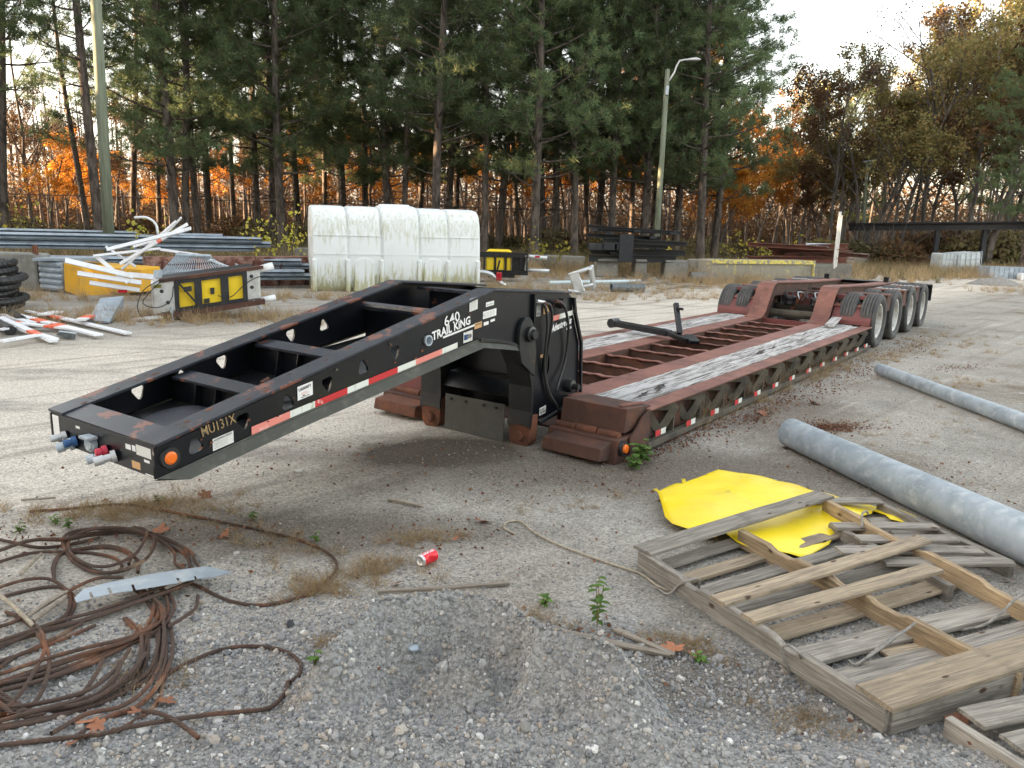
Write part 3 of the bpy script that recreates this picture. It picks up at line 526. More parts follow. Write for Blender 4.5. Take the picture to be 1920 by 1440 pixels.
for yy in (.012, .948):
    pl = plate('gooseneck_rail', SIDE, [trihole(*h) for h in HOLES] + [oval], .014, M['black'], T, GM, yy); rails.append(pl)
    s = 1 if yy < .5 else -1; e0 = 0 if s > 0 else .96
    f = MB().sweep([(-3.07, .708), (-2.9, .745), (-.62, 1.252), (-.2, 1.222), (.40, 1.178)][::1], min(e0 - s * .012, e0 + s * .135), max(e0 - s * .012, e0 + s * .135), .016)
    f.build('top_flange', M['blacktop'], T, .003, M=GM)
    b = MB()
    for (x0, z0), (x1, z1) in zip(LOW[:-1] + [LOW[-1]], LOW[1:] + [(-.36, .85)]):
        w0 = .006 if x0 < -3.0 else .052; y0, y1 = e0, e0 - s * w0; y2 = e0 - s * .052; b.add([(x0, y0, z0 + .004), (x1, e0, z1 + .004), (x1, y2, z1 - .045), (x0 + (.13 if w0 < .01 else 0), y2, z0 - .045 + (.025 if w0 < .01 else 0)), (x0, y0 + s * .02, z0 - .01), (x1, e0 + s * .02, z1 - .01)], [(0, 1, 2, 3), (3, 2, 5, 4)])
    b.build('bottom_flange', M['olive'], T, M=GM)
    lo, hi = (-.022, .19) if s > 0 else (.87, 1.085)
    MB().sweep([(-.77, .93), (-.5, .893), (-.36, .855), (-.25, .785), (-.165, .665), (-.115, .5), (-.11, .3), (-.125, .19)], lo, hi, .02).build('leg_flange', M['legblack'], T, M=GM)
    c0 = (lo + hi) / 2; hook = [(lo + .004, .27)] + [(c0 - .098 * math.cos(a), .10 + .10 * math.sin(a)) for a in (R(-d) for d in range(0, 181, 15))] + [(hi - .004, .27)]
    hp = MB().prism(hook, -.132, -.03, 'x').build('hook', M['rustpin'], T, .004, M=GM)
    MB().lathe([(0, -.165), (.040, -.165), (.044, -.155), (.044, -.03), (0, -.03)], 18, (0, c0, .105), 'x').build('pin', M['rustpin'], hp, M=GM)
    MB().prism([(lo + .0, .26), (hi - .0, .26), (hi - .0, .17), (c0, .205), (lo + .0, .17)], -.136, -.128, 'x').build('hook_cover', M['legblack'], hp, M=GM)
    bk = MB().prism([(-.105, .24), (.02, .24), (.02, .80), (-.06, .80), (-.10, .6)], lo + .03, hi - .02).build('leg_post', M['legblack'], T, M=GM)
# nose box, floor and cross members of the neck
nose = boxo('nose_plate', (-3.066, .022, .545), (-3.045, .938, .695), M['black'], T, .002, M=GM)
MB().prism([(-3.06, .70), (-2.93, .733), (-2.93, .715), (-3.06, .682)], .122, .838).build('nose_top_plate', M['blacktop'], T, M=GM)
MB().prism([(-3.04, .545), (-1.55, .795), (-1.55, .782), (-3.04, .53)], .022, .938).build('floor_plate', M['legblack'], T, M=GM)
MB().prism([(-1.55, .795), (-.2, .93), (-.2, .915), (-1.55, .782)], .022, .938).build('floor_plate', M['legblack'], T, M=GM)
for x, z, wd in ((-2.47, .805, .11), (-1.92, .925, .11)):
    cm = MB().prism([(x, z), (x + wd, z + .02), (x + wd, z + .006), (x, z - .014)], .122, .838).build('crossmember', M['blacktop'], T, M=GM)
    MB().box((x + .05, .024, z - .19), (x + .062, .936, z + .002)).build('crossmember_web', M['black'], cm, M=GM)
    for y in (.28, .46, .64): MB().prism([(x + .05, z - .01), (x + .05, z - .18), (x - .01, z - .18), (x + .02, z - .01)], y - .005, y + .005).build('gusset', M['black'], cm, M=GM)
cm = MB().tube([(-1.02, .13, 1.10), (-1.02, .83, 1.10)], .03, 10).build('cross_tube', M['blacktop'], T, smooth=False, M=GM)
MB().prism([(-.45, 1.20), (-.30, 1.195), (-.30, .95), (-.312, .95), (-.312, 1.17), (-.45, 1.18)], .12, .84).build('crossmember', M['blacktop'], T, M=GM)
MB().box((-.9, .024, .84), (-.88, .936, 1.08)).build('crossmember_web', M['black'], T, M=GM)
MB().prism([(.3, 1.16), (.41, 1.15), (.58, .6), (.57, .3), (.55, .3), (.56, .6), (.39, 1.13), (.3, 1.14)], .02, .94).build('back_plate', M['black'], T, M=GM)
kp = MB().lathe([(0, .022), (.17, .02), (.172, .0), (0, 0)], 28, (0, 0, 0), 'z')  .build('kingpin_cover', M['blacktop'], T, M=GM @ Matrix.Translation((-2.66, .50, .645)) @ Matrix.Rotation(R(-9), 4, 'Y'))
MB().box((-2.90, .46, .60), (-2.85, .56, .66)).tube([(-2.87, .44, .655), (-2.87, .58, .655)], .02, 8).build('latch', M['rustpin'], T, M=GM)
MB().lathe([(.075, 0), (.09, 0), (.09, .03), (.075, .03), (.075, 0)], 20, (-2.06, .34, .72), 'z').build('ring', M['rustpin'], T, M=GM)
MB().tube([(-2.16, .45, .70), (-2.16, .45, .78), (-2.12, .45, .79)], .016, 8).build('hook_bolt', M['rustpin'], T, M=GM)
# between the two legs
MB().box((.12, .19, .25), (.135, .87, .93)).build('bulkhead_plate', M['black'], T, M=GM)
MB().box((-.07, .19, .80), (.12, .87, .82)).build('bulkhead_top', M['black'], T, M=GM)
MB().prism([(.10, .50), (-.02, .49), (-.11, .385), (-.10, .375), (-.01, .475), (.10, .485)], .19, .87).build('sloping_plate', M['black'], T, M=GM)
fl = MB().prism([(-.135, .325), (-.145, .0), (-.133, .0), (-.123, .325)], .225, .815).build('mud_flap', M['flap'], T, M=GM)
for y in (.30, .42, .60, .75): MB().lathe([(0, -.152), (.012, -.152), (.012, -.12)], 8, (0, y, .29), 'x').build('bolt', M['blackrubber'], fl, M=GM)
# near side of the drop box: boss, knob, hinge plates, hoses
gs = lambda name, mb, mat, par=T, **k: mb.build(name, mat, par, M=GM, **k)
bs = gs('pivot_boss', MB().prism([(-.23 + .095 * math.cos(a), .90 + .13 * math.sin(a)) for a in (R(d) for d in range(0, 181, 15))] + [(-.325, .80), (-.29, .70), (-.12, .58), (-.10, .78)], -.03, .004), M['legblack'], bevel=.004)
gs('pivot_nut', MB().lathe([(0, -.085), (.035, -.085), (.04, -.06), (.058, -.055), (.058, -.03)], 14, (-.20, 0, .905)), M['legblack'])
kn = gs('lower_pivot', MB().lathe([(0, -.10), (.022, -.10), (.022, -.05), (.05, -.045), (.058, .01)], 16, (.43, 0, .42)), M['legblack'])
gs('upper_knob', MB().lathe([(0, -.03), (.038, -.03), (.044, .01)], 14, (.27, 0, 1.095)), M['legblack'])
gs('corner_stiffener', MB().box((-.135, -.022, .90), (-.12, .004, 1.19)), M['black'])
gs('weld_bead', MB().tube([(-2.95, -.002, .565), (-2.57, -.003, .638), (-2.28, -.003, .688), (-.99, -.003, .888), (-.77, -.003, .921), (-.36, -.003, .853)], .006, 6), M['olive'])
gs('rear_edge_bar', MB().prism([(.42, 1.13), (.455, 1.0), (.57, .75), (.60, .30), (.62, .30), (.59, .76), (.475, 1.01), (.445, 1.13)], -.025, .0), M['black'])
gs('tread_bar', MB().tube([(-.02, -.02, .20), (.30, -.02, .245), (.60, -.02, .30)], .018, 8), M['legblack'])
for pts in ([(-.02, 1.12), (.03, 1.10), (.06, 1.0), (.06, .85), (.05, .65), (.075, .5), (.13, .38), (.19, .30), (.22, .24)], [(.13, 1.125), (.20, 1.10), (.26, 1.03), (.33, .9), (.355, .75), (.33, .62), (.24, .5), (.17, .42)], [(-.06, 1.13), (-.03, 1.08), (.0, .95), (.01, .8), (.03, .6), (.10, .42), (.16, .33)]):
    gs('hose', MB().tube(smoothpath([(a, -.035 - .02 * math.sin(i), b) for i, (a, b) in enumerate(pts)], .04), .0105, 7), M['blackrubber'], smooth=True)
for a, b in ((.03, 1.085), (.20, 1.09)): gs('hose_sleeve', MB().tube([(a - .08, -.04, b + .035), (a, -.04, b + .02), (a + .03, -.04, b - .02)], .015, 8), M['rustdark'])
gs('hose_fitting', MB().tube([(-.12, -.03, 1.14), (-.03, -.035, 1.125)], .013, 8), M['alu'])
# printed and stuck things, children of the near rail
RL = rails[0]
def chip(x, z, r_, yy=-.0015): return [(x + r_ * (.6 + .5 * random.random()) * math.cos(a) * 1.6, z + r_ * (.5 + .5 * random.random()) * math.sin(a)) for a in (k * .7 for k in range(9))]
rc = random.Random(4)
for k in range(46):
    x = rc.uniform(-3.0, .4); lo_ = .56 + (x + 3.07) * .16 if x < -.7 else .9; hi_ = .69 + (x + 3.07) * .225 if x < -.6 else 1.15; z = lo_ + .03 + (hi_ - lo_ - .06) * rc.random(); c_ = chip(x, z, rc.uniform(.003, .010)); MB().add([(a, -.0012, b) for a, b in c_], [tuple(range(9))]).build('paint_chip', M['rustpin' if k % 3 else 'mud'], RL, M=GM)
for k in range(60):
    x = rc.uniform(-2.95, -.7); z = .7085 + (x + 3.07) * .2222 if x < -2.9 else .745 + (x + 2.9) * .2224; z += .0012; y = rc.choice((rc.uniform(0, .12), rc.uniform(.84, .95))); r_ = rc.uniform(.004, .018); P_ = [(x + r_ * 1.6 * (.6 + .5 * rc.random()) * math.cos(a), y + r_ * (.5 + .5 * rc.random()) * math.sin(a)) for a in (j * .7 for j in range(9))]; MB().add([(a, b, z + (a - x) * .2224) for a, b in P_], [tuple(range(9))]).build('paint_chip', M['rustpin' if k % 4 else 'mud'], T, M=GM)
def patch(x0, z0, x1, z1, mat, name, sk=0.0, y=.0008, par=None, lz=None):
    m_ = MB().add([(x0, y, z0), (x1, y, z0 + sk * (x1 - x0)), (x1, y - .0004, z1 + sk * (x1 - x0)), (x0, y - .0004, z1)], [(0, 1, 2, 3)]); return m_.build(name, M[mat], par or RL, M=GM)
sk = .155
for x0, x1, k in ((-2.57, -2.335, 'tapefade'), (-2.335, -2.172, 'tapewhite'), (-2.172, -1.942, 'tapered'), (-1.942, -1.782, 'tapewhite'), (-1.782, -1.545, 'tapered'), (-1.545, -1.388, 'tapewhite'), (-1.388, -1.142, 'tapefade'), (-1.142, -.99, 'tapewhite')):
    z = .642 + (x0 + 2.57) * sk; patch(x0, z, x1, z + .042, k, 'reflective_tape', sk)
S5 = math.atan(.19)
text('640', -1.12, 1.040, .066, M['letter'], RL, -.001, .155, S5, bold=.01, M=GM); text('TRAIL KiNG', -1.235, .965, .056, M['letter'], RL, -.001, .385, S5, .12, bold=.03, M=GM)
patch(-1.135, .968, -.80, .981, 'letter', 'underline', .155)
text('MU131X', -2.835, .690, .048, M['stencil'], RL, -.001, .185, S5, bold=.006, M=GM)
patch(-2.785, .610, -2.672, .668, 'sticker', 'rating_label', .17); text('ANCHORING DEVICE', -2.78, .655, .009, M['ink'], RL, -.002, .10, S5, bold=.02, M=GM)
for k in range(4): text('maximum load rating of anchor point', -2.78, .643 - k * .008, .004, M['ink'], RL, -.002, .075, S5, M=GM)
patch(-2.285, .765, -2.185, .838, 'letter', 'unit_label', .17); text('U600877', -2.277, .812, .016, M['ink'], RL, -.002, .084, S5, bold=.02, M=GM); text('UNITED\nSERVICES', -2.262, .79, .013, M['tapefade'], RL, -.002, .05, S5, M=GM); text('866-223-2981', -2.262, .774, .007, M['ink'], RL, -.002, .055, S5, bold=.02, M=GM)
patch(-.872, 1.115, -.785, 1.20, 'sticker', 'notice_label', .17)
for k in range(6): text('notice to operator of this vehicle', -.865, 1.183 - k * .011, .005, M['ink'], RL, -.002, .06, S5, M=GM)
patch(-.725, 1.055, -.575, 1.105, 'letter', 'warning_label', .1)
for k in range(4): text('read manual before coupling or lifting', -.715, 1.091 - k * .009, .005, M['ink'], RL, -.002, .115, R(7), M=GM)
patch(-.695, 1.135, -.605, 1.165, 'letter', 'label', .1); text('TOOL RATED 6', -.69, 1.143, .010, M['ink'], RL, -.002, .075, R(6), M=GM)
patch(-.815, .995, -.735, 1.035, 'orangesticker', 'caution_label', .12); text('CAUTION', -.81, 1.018, .011, M['ink'], RL, -.002, .065, R(7), bold=.02, M=GM)
patch(-.715, 1.01, -.66, 1.033, 'letter', 'label', .1); patch(-.64, 1.028, -.59, 1.045, 'letter', 'label', .1)
patch(-.93, .915, -.835, .985, 'sticker', 'inspection_label', .1); patch(-.925, .932, -.885, .968, 'bluegl', 'inspection_print', .1, -.0003); text('2 20', -.92, .938, .028, M['ink'], RL, -.002, .075, R(6), bold=.03, M=GM)
patch(-.075, 1.02, -.02, 1.13, 'alu', 'serial_plate', 0); text('VIN\n123\n456', -.07, 1.03, .09, M['ink'], RL, -.002, .042, M=GM)
patch(.065, 1.05, .135, 1.12, 'orangesticker', 'caution_label', 0) if False else patch(.02, 1.03, .095, 1.09, 'orangesticker', 'caution_label', 0)
text('WARNING', .024, 1.074, .010, M['ink'], RL, -.002, .065, bold=.02, M=GM); text('pinch point\nkeep clear', .024, 1.04, .024, M['ink'], RL, -.002, .062, M=GM)
patch(.15, .965, .25, 1.005, 'tapefade', 'reflective_tape', .08); patch(.25, .973, .455, 1.013, 'tapewhite', 'reflective_tape', .08)
text('Advantage Plus', .145, .862, .075, M['letter'], RL, -.001, .30, R(9), .55, bold=.035, M=GM); text('SERIES', .36, .878, .017, M['letter'], RL, -.001, .08, R(6), bold=.03, M=GM)
patch(.015, .245, .105, .305, 'sticker', 'notice_label', .12); text('DO NOT\nSTEP HERE', .022, .257, .04, M['ink'], RL, -.002, .075, R(6), bold=.03, M=GM)
patch(.0, .70, .035, .725, 'orangesticker', 'label', 0)
for nme, c_, rr in (('side_lamp', (-3.0, 0, .63), .034),):
    g = gs('lamp_grommet', MB().lathe([(0, -.008), (.046, -.008), (.05, .003)], 22, c_), M['blackrubber'], RL); gs('amber_lamp', MB().lathe([(0, -.017), (.02, -.016), (.03, -.009)], 20, c_), M['amber'], RL)
gs('round_socket', MB().lathe([(.034, .002), (.034, -.012), (.026, -.012), (.024, .03), (0, .03)], 16, (-1.28, 0, .972)), M['galv'], RL)
# front face fittings: couplers, caps, plug
def nosefit(y, z, mat, L=.10, r1=.024, dirn=(-1, .25, -.15)):
    p0 = Vector((-3.07, y, z)); d = Vector(dirn).normalized(); return gs('coupler', MB().tube([p0, p0 + d * .02, p0 + d * .021, p0 + d * L * .55, p0 + d * L * .56, p0 + d * L], [r1 * 1.3, r1 * 1.3, r1 * .8, r1 * .8, r1, r1], 14), M[mat], nose)
nosefit(.80, .60, 'alu', .07, .018); nosefit(.70, .59, 'bluegl', .055, .020); nosefit(.73, .572, 'galv', .075, .024, (-1, .5, -.3)); nosefit(.53, .61, 'galv', .03, .030, (-1, 0, 0)); nosefit(.41, .60, 'redgl', .05, .020); nosefit(.44, .572, 'galv', .075, .022, (-1, .5, -.3)); nosefit(.33, .59, 'alu', .095, .022, (-1, .4, -.22))
gs('plug_flap', MB().box((-3.12, .485, .64), (-3.07, .565, .652)), M['galv'], nose)
def npatch(y0, z0, y1, z1, mat): return MB().add([(-3.0668, y1, z0), (-3.0668, y0, z0), (-3.0672, y0, z1), (-3.0672, y1, z1)], [(0, 1, 2, 3)]).build('label', M[mat], nose, M=GM)
for a in ((.87, .56, .935, .685, 'letter'), (.66, .655, .70, .668, 'letter'), (.20, .64, .245, .665, 'letter'), (.035, .63, .155, .678, 'sticker'), (.16, .64, .19, .668, 'letter'), (.05, .607, .095, .62, 'letter'), (.13, .56, .20, .595, 'orangesticker'), (.02, .549, .09, .556, 'letter')): npatch(*a)
# ---- deck
Z1 = .34
for y0, y1, nm_ in ((.0, .155, 'outer_beam'), (.585, .835, 'inner_beam'), (1.585, 1.835, 'inner_beam'), (2.265, 2.42, 'outer_beam')):
    b = boxo(nm_, (-.02 if y1 > 1.0 or y0 > .5 else .02, y0, Z1 - .018), (7.02, y1, Z1), M['red'], T, .004)
    yc = (y0 + y1) / 2 if nm_ == 'inner_beam' else (y1 - .03 if y0 < 1 else y0 + .03)
    boxo('beam_web', (.0, yc - .01, .04), (7.0, yc + .01, Z1 - .018), M['rustdark'], b)
    if nm_ == 'inner_beam':
        for e in (y0, y1 - .016): boxo('flange_side', (.0, e, .06), (7.0, e + .016, Z1 - .02), M['rustdark'], b)
for y0, y1 in ((-.012, .05), (2.37, 2.43)):
    b = boxo('bottom_rail', (.0, y0, .025), (7.0, y1, .075), M['mud'], T, .004)
    for k, x in enumerate((.10, .66, 1.16, 1.72, 2.22, 2.75, 3.3, 3.9, 4.45, 5.0, 5.55, 6.1, 6.6)):
        yy = y0 - .003 if y0 < 1 else y1 + .003
        for j, mt in ((0, 'tapered'), (1, 'tapewhite')):
            MB().add([(x + j * .09, yy, .078 + (.03 if k == 0 else 0)), (x + j * .09 + .085, yy, .078 + (.03 if k == 0 else 0)), (x + j * .09 + .085, yy + .001, .125 + (.03 if k == 0 else 0)), (x + j * .09, yy + .001, .125 + (.03 if k == 0 else 0))], [(0, 1, 2, 3)]).build('reflective_tape', M[mt], b)
OUT = [(-.17, .105), (-.13, .12), (.12, .10), (.15, .07), (.05, -.10), (.0, -.12), (-.05, -.10)]; INN = [(-.08, .055), (.065, .05), (.0, -.055)]
for k in range(13):
    x = .35 + .52 * k
    for yb, sgn in ((.01, 1), (2.41, -1)):
        if sgn < 0 and k > 2: continue
        o = plate('outrigger', OUT, [INN], .03, M['mud'], T, Matrix.Translation((x, yb + sgn * .075, .205)) @ Matrix.Rotation(R(-34 * sgn), 4, 'Z') @ Matrix.Diagonal((1.12, 1, 1.08, 1)), 0)
        MB().box((x + .15, yb + .02, .06), (x + .165, yb + sgn * .1 + .05, .32)).build('outrigger_post', M['mud'], o)
for k in range(12):
    x = .47 + .53 * k; b = MB()
    n_ = 10; vs = []
    for j in range(n_ + 1):
        y = .836 + .748 * j / n_; vs.append((x + .012 * math.sin(j * 1.7 + k), y, .318 + .006 * math.sin(j * 2.3 + k)))
    for a, c_ in zip(vs[:-1], vs[1:]): b.bar(a, c_, .06, .010)
    o = b.build('deck_crossmember', M['red'] if k % 3 else M['beamrust'], T); boxo('crossmember_web', (x - .006, .837, .06), (x + .006, 1.583, .312), M['rustdark'], o)
boxo('bottom_plate', (.0, .837, .03), (6.9, 1.583, .045), M['rustdark'], T)
for y0 in (.16, 1.84):
    for row in range(4):
        x = .02 + .12 * random.random() * (row > 0); ye = y0 + row * .106
        while x < 6.95:
            L = min(random.uniform(1.2, 3.2), 7.0 - x); 
            if L < .35: break
            nx = int(L / .05) + 2; b = MB(); e0, e1 = random.uniform(0, .05), random.uniform(0, .08); V = []; ph = random.uniform(0, 99)
            for i in range(nx):
                t = i / (nx - 1); X_ = x + e0 * 0 + (L - .012) * t; w0 = .004 + .010 * max(0, mnoise.noise((X_ * 3, ph, 0))) + (.03 * max(0, mnoise.noise((X_ * 5, ph, 7)) - .25)); w1 = .102 - .008 * max(0, mnoise.noise((X_ * 3, ph, 3))) - .03 * max(0, mnoise.noise((X_ * 4, ph, 5)) - .25); dz = .010 * mnoise.noise((X_ * 1.1, ph, 9)) + .006 * mnoise.noise((X_ * 9, ph, 9))
                q0 = mnoise.noise((X_ * 7, ph, 21)) * .012
                V += [(X_, ye + w0, Z1 - .030), (X_, ye + w0, Z1 + dz), (X_, ye + (w0 + w1) / 2 + q0, Z1 + dz - .006 * abs(mnoise.noise((X_ * 6, ph, 2)))), (X_, ye + w1, Z1 + dz * .8), (X_, ye + w1, Z1 - .030)]
            F = []
            for i in range(nx - 1):
                for j in range(4): F.append((i * 5 + j, i * 5 + j + 1, i * 5 + j + 6, i * 5 + j + 5))
            F += [(0, 1, 2, 3, 4), tuple((nx - 1) * 5 + j for j in range(5))]
            b.add([(vx, vy, vz) for vx, vy, vz in V], F); o = b.build('deck_plank', M['deckwood'], T); x += L
    boxo('plank_support', (.02, y0, .24), (7.0, y0 + .42, .29), M['rustdark'], T)
# torn hole in the near planks: dark splintered piece lying over it
rq = random.Random(8)
for x, y, L, w_ in ((.42, .27, .34, .028), (.78, .31, .30, .045), (.62, .24, .22, .015), (2.1, .44, .5, .010), (3.35, .35, .45, .030), (3.8, .36, .25, .018), (4.6, .30, .6, .010), (5.3, .46, .4, .012), (1.5, .52, .5, .010), (1.2, 2.0, .4, .02), (3.0, 2.1, .5, .015), (5.0, 1.98, .5, .018)):
    n_ = 12; up_ = [(x - L / 2 + L * k / n_, y + (k / n_ - .5) * .05 + w_ * rq.uniform(.2, 1) * math.sin(math.pi * k / n_) + .001) for k in range(n_ + 1)]; dn = [(x - L / 2 + L * k / n_, y + (k / n_ - .5) * .05 - w_ * rq.uniform(.2, 1) * math.sin(math.pi * k / n_) - .001) for k in range(n_, -1, -1)]
    MB().add([(a_, b_, .3525 + .004 * rq.random()) for a_, b_ in up_ + dn], [tuple([k, k + 1, 2 * n_ - k, 2 * n_ + 1 - k]) for k in range(n_)]).build('rotten_gap', M['rotten'], T)
MB().bar((6.3, .42, .37), (6.98, .50, .43), .13, .025).build('loose_plank', M['deckwood'], T)
# flippers at the deck's front corners
for y0 in (.04, 1.86):
    sx = y0
    up = MB().add([(-.28, sx, .385), (-.28, sx + .56, .385), (-.31, sx, .205), (-.31, sx + .56, .205), (.10, sx + .0, .352), (.10, sx + .56, .352), (-.05, sx, .21), (-.05, sx + .56, .21)], [(0, 1, 3, 2), (0, 4, 5, 1), (0, 2, 6, 4), (1, 5, 7, 3), (4, 6, 7, 5), (2, 3, 7, 6)]).build('ramp_flap', M['redside'] if y0 > 1 else M['rustdark'], T, .004)
    bar = MB().prism([(-.25, .388), (.10, .356), (.10, .37), (-.25, .402)], sx + .06, sx + .09).build('ramp_lip', M['red'], up)
    for k in range(3): MB().tube([(-.335, sx + .02 + k * .185, .19), (-.335, sx + .02 + k * .185 + .175, .19)], .034 if k % 2 else .028, 12).build('hinge_barrel', M['rustpin'], T)
    bx_ = MB().prism([(-.36, .165), (-.58, .14), (-.60, .05), (-.42, .02), (-.34, .02)], sx + .03, sx + .53).build('bumper_box', M['rustpin'] if y0 > 1 else M['rustdark'], T, .006)
    MB().prism([(-.42, .175), (-.05, .19), (-.05, .0), (-.45, .0)], sx - .02, sx + .59).build('lower_block', M['rustdark'], T, .005)
MB().lathe([(0, -.05), (.028, -.048), (.034, -.035), (.034, -.02)], 16, (-.37, 0.02, .115)).build('amber_lamp', M['amber'], T)
MB().lathe([(.034, -.03), (.055, -.03), (.055, .0), (.034, .0)], 16, (-.37, 0.02, .115)).build('lamp_housing', M['blackrubber'], T)
MB().prism([(-.1, .30), (.0, .335), (.02, .335), (.02, .05), (-.28, .05), (-.28, .17)], -.002, .01).build('corner_plate', M['rustdark'], T)
# ---- rear: fenders, necks, frame, axles, wheels
for y0, y1 in ((.04, .60), (1.82, 2.40)):
    f_ = MB().sweep([(7.02, .345), (7.03, .40), (7.10, .52), (7.20, .615), (7.23, .62)], y0, y1, .014).build('fender', M['redside'], T)
    MB().sweep([(7.15, .60), (7.23, .634)], y0 - .01, y1 + .01, .012).build('fender_lip', M['red'], f_)
for y0, y1 in ((.60, .86), (1.57, 1.83)):
    path = [(6.72, .346), (6.88, .375), (6.97, .45), (7.08, .62), (7.20, .79), (7.30, .855), (7.42, .872), (8.2, .845), (9.4, .80), (11.3, .765)]
    nk = MB().sweep(path, y0, y1, .02).build('neck_beam', M['red'], T)
    for yy in (y0 + .03, y1 - .045):
        MB().sweep([(a + .03, b - .02) for a, b in path[1:]], yy, yy + .012, .20).build('neck_web', M['rustdark'], nk)
for i, x in enumerate((8.05, 9.25, 10.40)):
    for y0, y1 in ((.03, .62), (1.81, 2.40)):
        o = boxo('axle_beam', (x - .10, y0, .49), (x + .16, y1, .735), M['rustdark'], T, .006); boxo('beam_cap', (x - .12, y0 - .012, .737), (x + .18, y1 + .006, .752), M['beamrust'], o)
boxo('front_axle_beam', (7.30, .03, .70), (7.42, .62, .755), M['redside'], T, .004); boxo('front_axle_beam', (7.30, 1.81, .70), (7.42, 2.40, .755), M['redside'], T, .004)
for x in (9.62, 10.78):
    for y0 in (.02, 1.84):
        o = boxo('deck_plate', (x - .22, y0, .742), (x + .36, y0 + .56, .752), M['black'], T)
        for g_ in range(2):
            for k in range(7): MB().box((x - .13 + g_ * .28, y0 + .06 + .07 * k, .7525), (x - .02 + g_ * .28, y0 + .10 + .07 * k, .755)).build('grip_slot', M['sticker'], o)
boxo('rear_plate', (11.60, -.01, .44), (11.63, 2.43, .745), M['black'], T, .004); boxo('rear_cap', (11.30, .0, .746), (11.63, 2.42, .758), M['black'], T)
for y in (.66, 1.76): boxo('stake', (11.0, y, .765), (11.10, y + .09, .87), M['black'], T, .004)
for x in (7.9, 8.5, 9.3, 10.3, 11.2): boxo('frame_crossmember', (x - .05, .87, .50), (x + .05, 1.56, .70), M['rustdark'] if x > 8 else M['redside'], T)
boxo('well_front_plate', (6.90, .837, .05), (6.93, 1.583, .33), M['redside'], T)
MB().prism([(6.93, .33), (7.2, .30), (7.2, .28), (6.93, .31)], .837, 1.583).build('well_lip', M['red'], T)
MB().tube([(7.6, 1.42, .35), (7.75, 1.25, .72)], .025, 8).build('strut', M['rustpin'], T)
for y in (1.0, 1.42): MB().lathe([(0, 0), (.09, 0), (.10, .04), (.075, .07), (.10, .10), (.09, .15), (0, .15)], 16, (7.62, y, .50), 'z').build('air_bag', M['blackrubber'], T, smooth=True)
for k in range(6):
    a0 = Vector((7.45 + .2 * random.random(), 1.0 + .08 * k, .62)); MB().tube(smoothpath([a0, a0 + Vector((.1, .06, .10)), a0 + Vector((.25, .0, .06)), a0 + Vector((.4, .1, -.12))], .04), .010, 6).build('air_line', M['blackrubber'] if k % 3 else M['galv'], T, smooth=True)
def tyre_mb(w_=.235, r0=.405):
    h = w_ / 2; pr = [(.262, -h * .55), (.275, -h * .75), (.33, -h * 1.0), (.375, -h * .98), (r0 - .012, -h * .86), (r0 - .002, -h * .74)]
    for g0 in (-.55, -.2, .2, .55): pr += [(r0, h * (g0 - .045)), (r0 - .016, h * (g0 - .03)), (r0 - .016, h * (g0 + .03)), (r0, h * (g0 + .045))]
    pr += [(r0 - .002, h * .74), (r0 - .012, h * .86), (.375, h * .98), (.33, h), (.275, h * .75), (.262, h * .55), (.262, -h * .55)]
    return MB().lathe(pr, 40)
RIMP = [(0, -.015), (.05, -.02), (.06, -.03), (.09, -.03), (.10, .0), (.15, .02), (.20, .01), (.225, -.02), (.235, -.075), (.262, -.085), (.268, -.075), (.262, .06), (.2, .07)]
w_rim = MB().lathe(RIMP, 36).build('wheel', M['rim'], T, smooth=True); w_ty = tyre_mb().build('tyre', M['rubber'], w_rim, smooth=False)
for p in w_ty.data.polygons: p.use_smooth = True
wsm = w_ty.modifiers.new('edges', 'EDGE_SPLIT'); wsm.split_angle = R(50)
for k in range(10): a = k * .6283; MB().lathe([(0, -.045), (.011, -.045), (.011, .0)], 6, (.125 * math.cos(a), 0, .125 * math.sin(a))).build('wheel_nut', M['rim'], w_rim)
first = True
for x in (7.46, 8.62, 9.82, 10.95):
    MB().tube([(x, .2, .375), (x, 2.2, .375)], .065, 12).build('axle', M['mud'], T)
    for y, side in ((.105, 0), (.395, 0), (2.02, 1), (2.31, 1)):
        if first: w_ = w_rim; first = False
        else: w_ = dup(w_rim, T)
        w_.location = (x, y, .385); w_.rotation_euler = (0, random.uniform(0, 6), 0 if side == 0 else math.pi)
# loose steel arm lying on the deck
def DK(x, y, z): return TO + Matrix.Rotation(R(53), 3, 'Z') @ Vector((x, y, z))
arm = empty('steel_arm', DK(3.5, 1.8, .36)); tag(arm, 'black steel folding arm lying across the open middle of the trailer deck', 'steel arm')
def am(name, mb, mat, **k): o = mb.build(name, mat, arm, **k); o.data.transform(Matrix.Translation(-arm.location)); return o
am('arm_beam', MB().bar(DK(3.66, 2.42, .44), DK(3.50, 1.55, .415), .11, .075).bar(DK(3.50, 1.55, .415), DK(3.36, 1.22, .375), .09, .06), M['black'], bevel=.006)
am('arm_boss', MB().tube([DK(3.60, 2.44, .44), DK(3.74, 2.42, .44)], .06, 14), M['black'])
am('upright_post', MB().bar(DK(3.48, 1.40, .43), DK(3.60, 1.54, .78), .06, .05), M['black'], bevel=.005); am('post_lug', MB().bar(DK(3.56, 1.50, .72), DK(3.56, 1.42, .72), .03, .03), M['black'])
am('bracket', MB().prism([(0, 0), (.30, -.02), (.18, .09), (.05, .11)], -.05, .05, 'y').build and MB().bar(DK(3.52, 1.30, .41), DK(3.30, 1.12, .37), .12, .04), M['black'])
am('loose_wire', MB().tube(smoothpath([DK(3.6, 2.4, .48), DK(3.9, 2.5, .75), DK(4.2, 2.2, .86), DK(4.0, 1.8, .84), DK(3.7, 1.6, .74)], .06), .002, 4), M['galv'])
